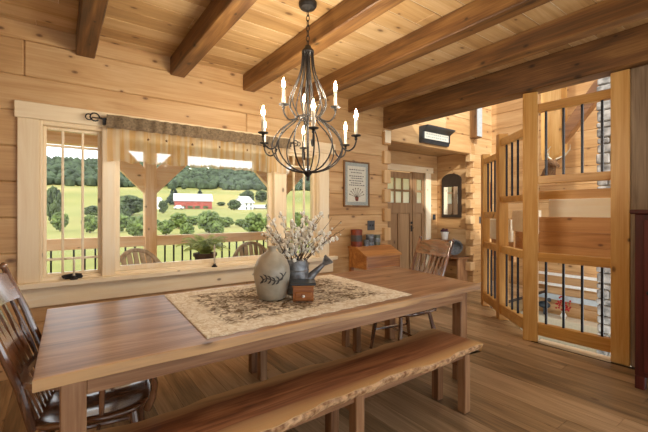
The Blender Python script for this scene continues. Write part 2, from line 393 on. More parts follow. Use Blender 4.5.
# ---- ceiling boards along X
ceiling = struct('ceiling', MB().box(-3, 4.0, -3, 4.0, CEIL+.005, CEIL+.25), plain('lit_seam_backing', '#f6e8cc', .7), label='knotty pine plank ceiling')  # pale backing paints the light caught along the board seams
y = -2.0
while y < 3.95:
    x = -2.6 + R.random()*.8
    while x < 3.99:
        l = R.uniform(1.6, 2.6); x1 = min(x+l, 3.99)
        obj('ceiling_board', MB().box(x+.001, x1-.001, y+.0035, y+.1965, CEIL, CEIL+.022, b=.003), pine_ceiling('X'), ceiling, smooth=0)
        x = x1
    y += .2
# ---- window wall (back wall)
LOG = .0
wall_back = struct('wall_back', MB().box(-1.8, -.14, 4.06, 4.12, -.1, 3.2).box(2.80, 4.06, 4.06, 4.12, -.1, 3.2).box(-.14, 2.80, 4.06, 4.12, -.1, .7).box(-.14, 2.80, 4.06, 4.12, 2.22, 3.2), 'groove', label='golden pine log wall with the wide window')
def logs(parent, spans, z0, z1, y0, y1, name='log', axis='X'):
    for a, bb in spans:
        if axis == 'X': obj(name, MB().box(a+.0015, bb-.0015, y0, y1, z0+.001, z1-.001, b=.009), pine('X'), parent, smooth=0)
        else: obj(name, MB().box(y0, y1, a+.0015, bb-.0015, z0+.001, z1-.001, b=.009), pine('Y'), parent, smooth=0)
logs(wall_back, [(-1.8, 1.3), (1.3, 4.06)], -.05, COURSE[0], W, 4.06)
for i in range(len(COURSE)-1):
    z0, z1 = COURSE[i], COURSE[i+1]
    if z0 > 3.0: break
    if .72 < z0 < 2.19: spans = [(-1.8, -.13), (2.79, 4.06)]
    elif abs(z0-2.493) < .01: spans = [(-1.8, -.227), (-.227, 2.3), (2.3, 4.06)]
    elif i % 2: spans = [(-1.8, 1.75), (1.75, 4.06)]
    else: spans = [(-1.8, .9), (.9, 4.06)]
    logs(wall_back, spans, z0, z1, W, 4.06)
struct('sun_block_header', MB().box(-1.9, 4.0, -3.06, -3.0, 2.0, 3.2), 'groove', label='unseen header added behind the dining room to block the sun')  # unseen header, added to keep direct sun off the visible floor
wall_left = struct('wall_left', MB().box(-1.9, -1.83, -3.0, 4.06, -.1, 3.2), 'groove', label='log end wall left of the table')
for i in range(11):
    logs(wall_left, [(-3.0, .4), (.4, 3.9)], -.05 if i == 0 else COURSE[i-1], COURSE[i], -1.83, -1.8, axis='Y')
# wall over the entry and the high part right of it
wall_entry = struct('wall_entry', MB().box(4.06, 6.36, 4.06, 4.12, 2.5, 5.6).box(6.42, 7.1, 4.06, 4.12, -.1, 5.6), 'groove', label='tall log wall above and right of the entry')
zz = [2.455, 2.788]+[2.788+LH*k for k in range(1, 10)]
for i in range(len(zz)-1):
    logs(wall_entry, [(4.06, 5.5), (5.5, 7.05)] if i % 2 else [(4.06, 6.4), (6.4, 7.05)], zz[i], zz[i+1], W, 4.06)
for i in range(8):
    z0 = -.05 if i == 0 else COURSE[i-1]; z1 = min(COURSE[i], 2.455)
    logs(wall_entry, [(6.36, 7.05)], z0, z1, W, 4.06)
logs(wall_entry, [(6.36, 7.05)], COURSE[7], 2.455, W, 4.06)
# interlocked log ends on both corners of the entry
for k in range(-3, 4):
    z = 1.70+.2885*k
    obj('log_end', MB().box(3.935, 4.07, W-.05, 4.1, z-.193, z, b=.006), pine('Z'), wall_back, smooth=0)
for k in range(-5, 4):
    z = 1.905+.2945*k-.02
    if z < .2: continue
    obj('log_end', MB().box(6.25, 6.40, W-.012, W+.10, z-.16, min(z+.0, 2.45), b=.006), pine('X'), wall_entry, smooth=0)
# entry alcove
wall_alcove_left = struct('wall_alcove_left', MB().box(3.96, 4.03, 4.12, 4.85, -.05, 2.52), 'groove', label='log side wall of the entry alcove beside the picture')
wall_alcove_right = struct('wall_alcove_right', MB().box(6.42, 6.5, 4.12, 4.9, -.05, 2.52), 'groove', label='log side wall of the entry alcove behind the mirror')
wall_door = struct('wall_door', MB().box(6.06, 6.5, 4.80, 4.86, -.05, 2.52).box(4.03, 4.72, 4.80, 4.86, -.05, 2.52).box(4.72, 6.06, 4.80, 4.86, 2.17, 2.52), 'groove', label='log wall holding the entry door')
allz = [-.05]+COURSE[:8]+[2.51]
for i in range(len(allz)-1):
    z0, z1 = allz[i], allz[i+1]
    logs(wall_alcove_left, [(4.06, 4.80)], z0, z1, 4.03, 4.07, axis='Y')
    logs(wall_alcove_right, [(4.06, 4.80)], z0, z1, 6.36, 6.42, axis='Y')
    if z1 < 2.25: logs(wall_door, [(6.05, 6.36), (4.07, 4.72)], z0, z1, 4.71, 4.80)
    else: logs(wall_door, [(4.07, 6.36)], max(z0, 2.17), z1, 4.71, 4.80)
struct('ceiling_alcove', MB().box(4.0, 6.45, 4.06, 4.9, 2.51, 2.56), pine_ceiling('X'), label='pine ceiling of the entry alcove')

# ---- ceiling beams
def beam(x0, x1, z0, y0=-2.6, y1=W, top=CEIL):
    return obj('ceiling_beam', MB().box(x0, x1, y0, y1, z0, top, b=.008), beamwood('Y'), None, smooth=0)
BL = ['ceiling beam nearest the window casing header end, left of the curtain rod', 'ceiling beam meeting the wall above the gathered valance', 'ceiling beam passing just beside the chandelier canopy',
      'ceiling beam next beyond the chandelier, right of the canopy', 'ceiling beam next to the deep edge beam']
BL[0] = 'dark ceiling beam ending above the curtain rod\'s scrolled end'
BL[1] = 'dark ceiling beam ending on the wall above the gathered valance'
BL[2] = 'dark ceiling beam passing close by the chandelier chain'
BL[3] = 'dark ceiling beam ending on the wall above the framed sampler'
BL[4] = 'dark ceiling beam running just inside the deep edge beam'
for i, x0 in enumerate((.126, .917, 1.702, 2.485, 3.262)):
    tag(beam(x0, x0+.144, 2.748), BL[i], 'beam', 'dark stained ceiling beams')
tag(beam(3.95, 4.15, 2.62, -2.6, W, 3.2), 'deep dark edge beam carried by the two tall stair posts', 'beam', 'dark stained ceiling beams')
bk = thing('beam_bracket', 'pale upright block on the wall under the deep edge beam', 'bracket', (4.0, W-.02, 2.3))
obj('block', MB().box(3.945, 4.07, W-.055, W, 2.40, 2.585, b=.006), trimwood('Z'), bk)

# ---- window_1
win = thing('window_1', 'wide triple window with pale pine casing and craftsman side sashes', None, (1.3, W, .77), kind='structure')
for nm, a, ax in [
    ('head_casing', (-.288, 3.02, W-.035, W+.02, 2.137, 2.273), 'X'),
    ('side_casing', (-.27, -.125, W-.025, W+.02, .77, 2.137), 'Z'), ('side_casing', (2.755, 2.92, W-.025, W+.02, .77, 2.137), 'Z'),
    ('mullion_casing', (.325, .432, W-.02, W+.09, .77, 2.137), 'Z'), ('mullion_casing', (2.10, 2.27, W-.02, W+.09, .77, 2.137), 'Z'),
    ('stool', (-.30, 3.03, W-.075, W+.10, .725, .77), 'X'), ('apron', (-.265, 2.99, W-.022, W, .56, .725), 'X'),
    ('jamb', (-.125, -.105, W-.01, W+.16, .77, 2.137), 'Z'), ('jamb', (2.735, 2.755, W-.01, W+.16, .77, 2.137), 'Z'),
    ('head_jamb', (-.125, 2.755, W-.005, W+.16, 2.10, 2.14), 'X'), ('sill', (-.125, 2.755, W+.02, W+.2, .74, .80), 'X')]:
    bx(nm, a, trimwood(ax), win, .005)
def sash(x0, x1, z0, z1, y, fw, cols, rows):
    s = obj('sash', MB().box(x0, x0+fw, y, y+.045, z0, z1, b=.004).box(x1-fw, x1, y, y+.045, z0, z1, b=.004).box(x0+fw, x1-fw, y, y+.045, z0, z0+fw, b=.004).box(x0+fw, x1-fw, y, y+.045, z1-fw, z1, b=.004), trimwood('Z'), win)
    xs = [x0+fw+(x1-x0-2*fw)*c for c in cols]; zs = [z0+fw]+rows+[z1-fw]
    for xx in xs[1:-1]: obj('muntin', MB().box(xx-.01, xx+.01, y+.008, y+.037, z0+fw, z1-fw, b=.003), trimwood('Z'), s)
    for q in rows: obj('muntin', MB().box(x0+fw, x1-fw, y+.010, y+.035, q-.01, q+.01, b=.003), trimwood('X'), s)
    for i in range(len(xs)-1):
        for j in range(len(zs)-1):
            obj('pane', MB().box(xs[i]+.004, xs[i+1]-.004, y+.020, y+.025, zs[j]+.002, zs[j+1]-.002), 'glass', s, smooth=0)
sash(-.105, .325, .80, 2.10, W+.05, .026, [0, .30, .69, 1], [.945, 1.94])
sash(.432, 2.10, .80, 2.10, W+.05, .045, [0, 1], [])
sash(2.27, 2.735, .80, 2.10, W+.05, .03, [0, .31, .69, 1], [.945, 1.94])

# ---- door_1
door = thing('door_1', 'brown wooden entry door with six small panes and a sidelight', None, (5.3, 4.71, 0), kind='structure')
Y0 = 4.735
for nm, a, ax in [('head_casing', (4.60, 6.19, 4.68, 4.73, 2.14, 2.255), 'X'), ('side_casing', (5.965, 6.12, 4.685, 4.73, 0, 2.14), 'Z'), ('side_casing', (4.60, 4.72, 4.685, 4.73, 0, 2.14), 'Z')]:
    bx(nm, a, trimwood(ax), door)
leaf = MB()
leaf.box(4.74, 4.92, Y0, Y0+.05, .02, 2.12, b=.003).box(5.535, 5.60, Y0, Y0+.05, .02, 2.12, b=.003)
for z0, z1 in ((.02, .25), (1.33, 1.535), (2.005, 2.12)): leaf.box(4.92, 5.535, Y0, Y0+.05, z0, z1, b=.003)
leaf.box(5.20, 5.26, Y0, Y0+.05, .25, 1.33, b=.003)
lf = obj('door_leaf', leaf, doorwood('Z'), door)
for a, c in ((4.92, 5.20), (5.26, 5.535)): obj('door_panel', MB().box(a, c, Y0+.02, Y0+.04, .25, 1.33, b=.006), doorwood('Z'), lf)
obj('muntin', MB().box(4.92, 5.535, Y0+.005, Y0+.045, 1.75, 1.79, b=.003), doorwood('X'), lf)
for xx in (5.122, 5.327): obj('muntin', MB().box(xx-.02, xx+.02, Y0+.005, Y0+.045, 1.535, 2.005, b=.003), doorwood('Z'), lf)
for a, c in ((4.92, 5.102), (5.142, 5.307), (5.347, 5.535)):
    for z0, z1 in ((1.535, 1.75), (1.79, 2.005)): obj('pane', MB().box(a, c, Y0+.022, Y0+.028, z0, z1), 'doorglass', lf, smooth=0)
hd = obj('door_handle', MB().box(5.55, 5.59, Y0-.012, Y0, .98, 1.10, b=.004).tube([(5.57, Y0-.01, 1.05), (5.57, Y0-.05, 1.05), (5.50, Y0-.055, 1.04)], .01).lathe([(0.001, -.01), (.025, -.008), (.025, .008), (.001, .01)], n=12, mat=Matrix.Translation((5.57, Y0-.012, 1.15)) @ Matrix.Rotation(PI/2, 4, 'X')), 'iron', lf, label='black door lever and deadbolt')
sl = obj('sidelight', MB().box(5.60, 5.715, Y0-.02, Y0+.06, 0, 2.14, b=.003).box(5.90, 5.965, Y0, Y0+.05, 0, 2.14, b=.003).box(5.715, 5.90, Y0, Y0+.05, 0, .25, b=.003).box(5.715, 5.90, Y0, Y0+.05, 1.33, 1.535, b=.003).box(5.715, 5.90, Y0, Y0+.05, 2.005, 2.14, b=.003).box(5.715, 5.90, Y0+.005, Y0+.045, 1.75, 1.79), doorwood('Z'), door)
obj('door_panel', MB().box(5.715, 5.90, Y0+.02, Y0+.04, .25, 1.33, b=.006), doorwood('Z'), sl)
for z0, z1 in ((1.535, 1.75), (1.79, 2.005)): obj('pane', MB().box(5.715, 5.90, Y0+.022, Y0+.028, z0, z1), 'doorglass', sl, smooth=0)

# ---- stairwell surroundings
FX = 7.0
wall_far = struct('wall_stairwell', MB().box(FX+.06, FX+.12, .7, 4.1, -2.6, 5.6), 'groove', label='pine board wall on the far side of the stairwell')
z = -2.6
while z < 5.4:
    for a, c in ((.7, 1.9), (1.9, 4.06)): logs(wall_far, [(a, c)], z, z+.2945, FX, FX+.06, name='wall_board', axis='Y')
    z += .2945
struct('floor_lower', MB().box(4.1, 7.0, -1, 4.0, -2.7, -2.6), 'ledge', label='pale floor of the level below the stairwell')
struct('ceiling_hall', MB().add([(4.0, -3, 5.6), (7.2, -3, 5.6), (7.2, .2, 6.4), (4.0, .2, 6.4), (4.0, 4.2, 5.3), (7.2, 4.2, 5.3)], [(0, 1, 2, 3), (3, 2, 5, 4)]), pine_ceiling('X'), label='high sloped pine ceiling over the stair hall') if False else None
struct('lit_edge_strip', MB().box(4.07, 4.16, 1.14, 1.76, -.28, .012, b=.003), trimwood('Y'), label='pale strip painted as the lit floor edge along the stairwell')  # added pale strip, its colour stands for the lit floor edge

# ================================================================== EXTERIOR
def smooth(a, b, t): t = max(0, min(1, (t-a)/(b-a))); return t*t*(3-2*t)
def terr(x, y):
    r = math.hypot(x, y); a = math.atan2(x, y)
    z = -1.3 + 3.1*smooth(60, 165, r) + 17.5*smooth(150, 330, r) + (37-12*smooth(.2, .9, a))*smooth(300, 520, r) + 15*smooth(500, 900, r)
    z += noise.noise(Vector((x*.01, y*.01, 0)))*1.2*smooth(40, 200, r)
    return z
tm = MB(); NA, NR = 90, 70
rings = []
for i in range(NR+1):
    r = 5.2*(900/5.2)**(i/NR)
    rings.append([(math.sin(a)*r, math.cos(a)*r+2.0, terr(math.sin(a)*r, math.cos(a)*r+2.0)) for a in [(-100+200*k/NA)*PI/180 for k in range(NA+1)]])
tm.loft(rings, closed=False, caps=False)
o = obj('ground_field', tm, 'grass', None, smooth=180); o['kind'] = 'structure'; o['label'] = 'green and straw coloured fields rolling up to the hill'
def at(px, d): 
    l = (px-324)/364.0
    return (d*(l*SX+CX), d*(-l*CX+SX))
# forest on the hill
fm = MB(); n = 0
while n < 5600:
    a = R.uniform(-.45, 1.25); r = 318+R.random()**.8*230
    x, y = math.sin(a)*r, math.cos(a)*r
    if R.random() < .5 and r < 330+noise.noise(Vector((x*.02, y*.02, 3)))*20: continue
    h = R.uniform(4.5, 8); fm.ico((x, y, terr(x, y)+h*.42), h*.6, 1, (R.uniform(.75, 1.05), R.uniform(.75, 1.05), R.uniform(.9, 1.25)), .16); n += 1
o = obj('forest', fm, 'forest', None, smooth=0, kind='stuff'); tag(o, 'dense dark green forest covering the far hillside', 'forest')
def crown(seed, n, rx, rz, conical=False, cl=.22):
    rr = random.Random(seed); mb = MB()
    for i in range(n):
        t = rr.random(); a = rr.uniform(0, 2*PI)
        if conical:
            z = .12+.88*t; rad = (1-t)*rx*math.sqrt(rr.random())*1.0+.02; s = cl*(1.15-t*.8)
        else:
            u = rr.uniform(-1, 1); q = rr.random()**(1/3.); z = .55+u*q*.45; rad = rx*q*math.sqrt(max(0, 1-u*u)); s = cl*rr.uniform(.6, 1.1)
        vs, fs = ICO[1]
        mb.add([(math.cos(a)*rad+v[0]*s*rr.uniform(.7, 1.2)*rx, math.sin(a)*rad+v[1]*s*rr.uniform(.7, 1.2)*rx, (z+v[2]*s*.5*rr.uniform(.7, 1.2))*rz) for v in vs], fs)
    return mb
def tree_proto(name, seed, mat, conical=False, n=70):
    t = thing(name, 'tree', 'tree', local=True)
    obj('trunk', MB().tube([(0, 0, -.08), (0.01, 0, .3), (0, .01, .6)], [.05, .04, .02], 6), 'bark', t)
    obj('crown', crown(seed, n, .42, 1.0, conical), mat, t, smooth=0)
    return t
protos = {'bush': tree_proto('shrub', 1, 'leaf', n=170), 'tree': tree_proto('deciduous_tree', 2, 'leafdark', n=200), 'pine': tree_proto('conifer_tree', 3, 'conifer', True, 180)}
used = set()
def tree(kind, px, d, ytop, label, width=None, group=None):
    t = protos[kind]
    if kind in used: t = copy_tree(t)
    used.add(kind)
    x, y = at(px, d); z = terr(x, y); top = EYE+(212-ytop)/364*d; h = max(.8, top-z)
    wv = (width/364*d)/.84 if width else h
    t.location = (x, y, z); t.scale = (wv, wv, h); t.rotation_euler = (0, 0, R.uniform(0, 6)); t['label'] = label; t['category'] = 'shrub' if kind == 'bush' else 'tree'
    if group: t['group'] = group
tree('pine', 174, 185, 186, 'dark spreading conifer behind the left end of the red barn', 14)
tree('pine', 200, 200, 189, 'dark conifer rising behind the white roof of the red barn', 11)
tree('tree', 234, 150, 200, 'round dark tree left of the white farmhouse', 13)
tree('tree', 247, 185, 191, 'tall leafy tree behind the white farmhouse', 15, 'trees behind the farmhouse')
tree('tree', 262, 215, 191, 'leafy tree right behind the farmhouse gable', 14, 'trees behind the farmhouse')
tree('tree', 221, 190, 202, 'small round tree between barn and farmhouse', 8)
tree('tree', 272, 150, 203, 'bushy tree right of the farmhouse beside the sash mullion', 13)
tree('tree', 131, 100, 196, 'broad leafy tree left of the porch post', 26)
tree('tree', 121, 60, 205, 'bright leafy shrub tree by the left sash mullion', 18)
tree('tree', 53, 70, 188, 'leafy tree seen through the left casement', 15)
tree('tree', 92, 90, 206, 'low leafy tree seen through the casement\'s right lights', 14)
tree('tree', 163, 110, 201, 'narrow leafy tree just right of the porch post', 9)
for px, d, yt, wd, lb in ((166, 42, 220, 15, 'bright green shrub right beside the porch post, over the top rail'), (179, 58, 213, 17, 'bright green shrub below the left end of the red barn'), (209, 46, 211, 22, 'large bright green shrub below the right end of the red barn'),
        (193, 70, 216, 18, 'bright green shrub below the middle of the red barn'), (226, 62, 217, 15, 'bright green shrub between the barn and the lone pointed shrub'), (139, 36, 216, 22, 'large green shrub close left of the porch post'),
        (119, 48, 214, 19, 'green shrub against the mullion left of the porch post'), (153, 60, 219, 14, 'small green shrub behind the porch post')):
    tree('bush', px, d, yt, lb, wd, 'green shrubs beyond the porch rail')
tree('bush', 254, 40, 213, 'pointed bright green shrub standing alone below the farmhouse', 21)
for px, d, yt, wd, lb in ((187, 36, 223, 13, 'low bright shrub just behind the fern beyond the rail'), (217, 38, 223, 13, 'low bright shrub right of the fern beyond the rail'), (241, 64, 219, 12, 'small green shrub left of the lone pointed shrub'),
        (268, 56, 217, 11, 'green shrub against the right mullion beyond the rail'), (60, 50, 212, 14, 'green shrub in the left lights of the casement'), (90, 46, 215, 15, 'green shrub in the right lights of the casement'), (300, 50, 212, 14, 'green shrub seen through the right casement')):
    tree('bush', px, d, yt, lb, wd, 'green shrubs beyond the porch rail')
tree('bush', 205, 175, 209, 'low dark hedge shrub at the right end of the barn', 14)
# barn, silo, house, wagon
def gable(name, label, cat, px, d, wd, dp, hw, hr, ang, wallm, roofm, zoff=0):
    x, y = at(px, d); z = terr(x, y)+zoff
    t = thing(name, label, cat, (x, y, z), ang, local=True)
    wl = obj('wall', MB().prism([(-dp/2, -1.5), (dp/2, -1.5), (dp/2, hw), (0, hr-.12), (-dp/2, hw)], -wd/2, wd/2, 'X'), wallm, t, smooth=0)
    e = .5
    for s in (-1, 1):
        obj('roof_slope', MB().add([(-wd/2-e, s*(dp/2+e), hw-.35), (wd/2+e, s*(dp/2+e), hw-.35), (wd/2+e, 0, hr), (-wd/2-e, 0, hr), (-wd/2-e, s*(dp/2+e), hw-.15), (wd/2+e, s*(dp/2+e), hw-.15), (wd/2+e, 0, hr+.2), (-wd/2-e, 0, hr+.2)],
            [(0, 1, 2, 3), (4, 5, 6, 7), (0, 1, 5, 4), (1, 2, 6, 5), (2, 3, 7, 6), (3, 0, 4, 7)]), roofm, t, smooth=0)
    return t, wl
va = -math.atan2(CX, SX)
bt, bw = gable('barn', 'long red barn with a white metal roof in the fields', 'barn', 193, 165, 15.5, 9, 3.4, 6.3, va+.42, 'barnred', 'roofwhite', .2)
for xx in (-4.5, -1.5, 1.5, 5.0): obj('stall_opening', MB().box(xx-1.1, xx+1.1, -4.56, -4.4, -.2, 1.0), 'leafdark', bt, smooth=0, label='dark opening at the foot of the barn')
ht, hw_ = gable('farmhouse', 'white farmhouse with gabled roof beyond the barn', 'house', 244, 168, 6, 6, 3.6, 6.2, va+1.0, 'white', 'roofwhite', -.3)
for xx in (-1.4, 1.4):
    for zz2 in (.9, 2.6): obj('house_window', MB().box(xx-.4, xx+.4, -3.06, -2.9, zz2-.55, zz2+.55), 'shelfblack', ht, smooth=0)
wt, ww = gable('shed', 'long low grey shed right of the farmhouse', 'shed', 262, 176, 9, 4, 1.4, 2.2, va+.1, 'stone', 'roofwhite', -.4)
x, y = at(158.5, 150); z = terr(x, y)
so = thing('silo', 'white domed silo beside the porch post', 'silo', (x, y, z))
obj('tower', MB().lathe([(1.6, -1), (1.6, 3.4)], (x, y, z), 16), 'white', so); obj('dome', MB().lathe([(1.62, 3.4), (1.4, 4.2), (.8, 4.8), (.05, 5.0)], (x, y, z), 16), 'roofwhite', so)
x, y = at(179, 150); z = terr(x, y)
wg = thing('parked_truck', 'small white vehicle parked at the left end of the barn', 'vehicle', (x, y, z), va, local=True)
obj('body', MB().box(-1.9, 1.9, -.8, .8, .35, 1.1, b=.15).box(-1.2, .8, -.7, .7, 1.05, 1.75, b=.2), 'white', wg)
for xx in (-1.2, 1.2):
    for yy in (-.8, .8): obj('wheel', MB().lathe([(.05, -.1), (.34, -.1), (.34, .1), (.05, .1)], n=12, mat=Matrix.Translation((xx, yy, .34)) @ Matrix.Rotation(PI/2, 4, 'X')), 'iron', wg)

# ---- porch
PY = 6.6
deck = struct('floor_porch', MB().box(-3.5, 9.5, 4.12, 6.85, -.4, -.13), 'groove', label='wooden porch deck outside the window')
y = 4.14
while y < 6.84:
    obj('deck_board', MB().box(-3.5, 9.5, y+.003, y+.137, -.13, -.10), porchwood('X'), deck, smooth=0); y += .14
struct('ceiling_porch', MB().box(-4, 10, 4.12, 6.9, 2.62, 2.70), porchwood('X'), label='brown board porch ceiling')
pb = obj('porch_beam', MB().box(-4, 10, PY-.09, PY+.09, 2.36, 2.62, b=.01), porchwood('X'), None); tag(pb, 'brown timber beam carried by the porch posts', 'beam')
PX = (-1.4, 1.237, 3.70, 6.2)
PL = ['porch post outside left of the casement', 'orange porch post with two braces seen through the middle pane', 'orange porch post with braces behind the right window mullion', 'porch post outside the entry door']
for i, px in enumerate(PX):
    t = thing('porch_post', PL[i], 'post', (px, PY, -.1), group='porch posts')
    obj('post', MB().box(px-.09, px+.09, PY-.09, PY+.09, -.1, 2.36, b=.008), porchwood('Z'), t)
    for s in (-1, 1):
        obj('brace', MB().prism([(px+s*.085, 1.66), (px+s*.60, 2.19), (px+s*.60, 2.37), (px+s*.36, 2.37), (px+s*.085, 2.07)], PY-.05, PY+.05, 'Y'), porchwood('X'), t)
rl = thing('porch_railing', 'porch railing with orange top rail and black balusters', 'railing', (0, PY, -.1))
for i in range(len(PX)-1):
    a, c = PX[i]+.09, PX[i+1]-.09
    obj('top_rail', MB().box(a, c, PY-.05, PY+.05, .80, .965, b=.008), porchwood('X'), rl)
    obj('bottom_rail', MB().box(a, c, PY-.03, PY+.03, -.02, .06, b=.006), porchwood('X'), rl)
    n = int((c-a)/.135)
    for k in range(1, n):
        xx = a+(c-a)*k/n; obj('baluster', MB().box(xx-.012, xx+.012, PY-.012, PY+.012, .06, .80), 'baluster', rl, smooth=0)
# porch chairs
def porch_chair(label, loc, rz):
    t = thing('porch_chair', label, 'chair', loc, rz, local=True)
    rk = Matrix.Translation((0, -.25, .33)) @ Matrix.Rotation(math.radians(-24), 4, 'X')
    for k in range(9):
        u = (k-4)/4.0; x0 = u*.31; h = .70*math.sqrt(max(.0, 1-.62*u*u))
        obj('back_slat', MB().box(x0-.032, x0+.032, -.01, .012, -.08, h, b=.008, mat=rk), M['chairgrey'], t)
    arc = [rk @ Vector((math.sin(a)*.36, -.02, .10+.60*math.cos(a))) for a in [(-80+160*k/16)*PI/180 for k in range(17)]]
    obj('back_bow', MB().tube(arc, .026, 8), M['chairgrey'], t)
    for k in range(5): obj('seat_slat', MB().box(-.29, .29, -.24+k*.10, -.155+k*.10, .345+k*.012, .365+k*.012, b=.005), M['chairgrey'], t)
    for s in (-1, 1):
        obj('arm', MB().box(s*.39-.06, s*.39+.06, -.34, .36, .56, .582, b=.008), M['chairgrey'], t)
        obj('leg', MB().box(s*.35-.02, s*.35+.02, .22, .31, 0, .56, b=.005), M['chairgrey'], t)
        obj('leg', MB().prism([(-.55, 0), (-.46, 0), (.31, .33), (.31, .42)], s*.31-.02, s*.31+.02, 'X'), M['chairgrey'], t)
    return t
porch_chair('weathered round-backed slat chair by the porch post', (.80, 5.15, -.1), math.radians(15))
porch_chair('weathered round-backed slat chair beside the fern, right of the window candle', (2.45, 5.30, -.1), math.radians(-10))
# fern on the porch
fx, fy = 1.60, 4.90
fern = thing('potted_fern', 'bushy light green fern in a pot on the porch', 'fern', (fx, fy, -.1))
obj('plant_stand', MB().lathe([(.14, 0), (.14, .03), (.03, .06), (.03, .62), (.13, .65), (.13, .67)], (fx, fy, -.1), 16), 'iron', fern)
obj('pot', MB().lathe([(.09, .67), (.14, .87), (.155, .87), (.155, .91), (.12, .91), (.11, .87)], (fx, fy, -.1), 18), 'bark', fern)
for k in range(80):
    a = R.uniform(0, 2*PI); L_ = R.uniform(.28, .46); el = R.uniform(.7, 1.45); mb = MB(); pts = []
    for j in range(9):
        u = j/8; rad = L_*u*math.cos(el*.72); zz3 = L_*(math.sin(el)*u*1.3-u*u*.72)
        pts.append(Vector((fx+math.cos(a)*(rad+.03), fy+math.sin(a)*(rad+.03), .80+zz3)))
    mb.tube(pts, .003, 4)
    sd = Vector((-math.sin(a), math.cos(a), 0))
    for j in range(1, 9):
        ll = .065*math.sin(PI*(.15+.85*j/9))+.012
        for s in (-1, 1):
            for off in (0, .5):
                p = pts[j-1].lerp(pts[j], off); d = (pts[j]-pts[j-1]).normalized()
                q = p+sd*s*ll+d*.02+Vector((0, 0, -.012)); mb.add([p-d*.008, p+d*.008, q], [(0, 1, 2)])
    obj('frond', mb, 'fern', fern, smooth=0)

# ================================================================== CURTAIN
cr = thing('curtain_rod', 'black curtain rod with scrolled ends on the window head casing', 'curtain rod', (1.3, W-.06, 2.2))
obj('rod', MB().tube([(.31, W-.085, 2.20), (2.31, W-.085, 2.20)], .009, 10), 'iron', cr)
for s, xe in ((-1, .31), (1, 2.31)):
    obj('scroll_finial', MB().tube([(xe, W-.085, 2.20)]+[(xe+s*(.045+.035*math.cos(PI+t)), W-.085, 2.205+.035*math.sin(t)) for t in [k*.4 for k in range(15)]], .006, 6), 'iron', cr)
    obj('scroll_finial', MB().tube([(xe, W-.085, 2.20)]+[(xe+s*(.09+.025*math.cos(PI+t)), W-.085, 2.20-.025*math.sin(t)) for t in [k*.4 for k in range(14)]], .005, 6), 'iron', cr)
    obj('bracket', MB().box(xe-s*.03-.012, xe-s*.03+.012, W-.095, W-.035, 2.15, 2.21, b=.003), 'iron', cr)
def fold(x, t): return .026*math.sin(x*50+2.6*math.sin(x*7))*(.45+.6*t)+.012*math.sin(x*23+1)*t
vx0, vx1 = .352, 2.26; NX = 330
def strip(za, zb, nz, tt0, tt1, yo=0, wav=0):
    rings = []
    for j in range(nz+1):
        u = j/nz; t = tt0+(tt1-tt0)*u
        rings.append([(vx0+(vx1-vx0)*i/NX, W-.085+yo+fold(vx0+(vx1-vx0)*i/NX, t), za+(zb-za)*u+wav*u*math.sin((vx0+(vx1-vx0)*i/NX)*31)) for i in range(NX+1)])
    return MB().loft(rings, closed=False, caps=False)
va_ = thing('valance', 'sheer cream gathered valance hanging across the middle window', 'curtain', (1.3, W-.085, 2.2))
obj('sheer_panel', strip(2.13, 1.825, 10, .25, 1, 0, .007), 'sheer', va_, smooth=180)
obj('rod_pocket', strip(2.238, 2.118, 5, .0, .0, -.034, 0), 'linen', va_, smooth=180, label='brown linen gathered heading')
for xs in (.70, .86, 1.12, 1.40, 1.72, 2.0):
    st = [(xs+math.cos(PI/2+k*PI/5)*(.017 if k % 2 == 0 else .008), 2.055+math.sin(PI/2+k*PI/5)*(.017 if k % 2 == 0 else .008)) for k in range(10)]
    yy = W-.085+fold(xs, .5)-.006
    obj('star_print', MB().prism(st, yy-.002, yy, 'Y'), plain('brown_print', '#5a3c20', .9) if 'brown_print' not in bpy.data.materials else bpy.data.materials['brown_print'], va_, smooth=0)
# window candles
def wcandle(label, x, zt, wide):
    t = thing('window_candle', label, 'candle', (x, W-.042, .77), group='electric window candles')
    obj('base', MB().lathe([(.030, 0), (.030, .008), (.016, .018), (.012, .03), (.018, .034)], (x, W-.042, .77), 14), 'iron', t)
    obj('stick', MB().lathe([(.009, .03), (.009, zt-.80), (.006, zt-.79)], (x, W-.042, .77), 10), 'candle', t)
    obj('bulb', MB().lathe([(.005, zt-.80), (.008, zt-.79), (.001, zt-.765)], (x, W-.042, .77), 8), 'cream', t)
wcandle('slim cream window candle on the sill below the left casement', .113, .96, 1)
wcandle('slim cream window candle on the sill in front of the porch fern', 1.36, 1.01, 0)
ck = thing('window_crank', 'black folding crank handle on the left casement sill', 'handle', (.11, W+.0, .77))
obj('housing', MB().box(.04, .18, W+.0, W+.035, .77, .80, b=.01), 'iron', ck)
obj('crank_arm', MB().tube([(.17, W+.012, .80), (.12, W+.006, .812), (.05, W+.006, .80), (.03, W+.006, .79)], [.012, .010, .012, .016], 8), 'iron', ck)

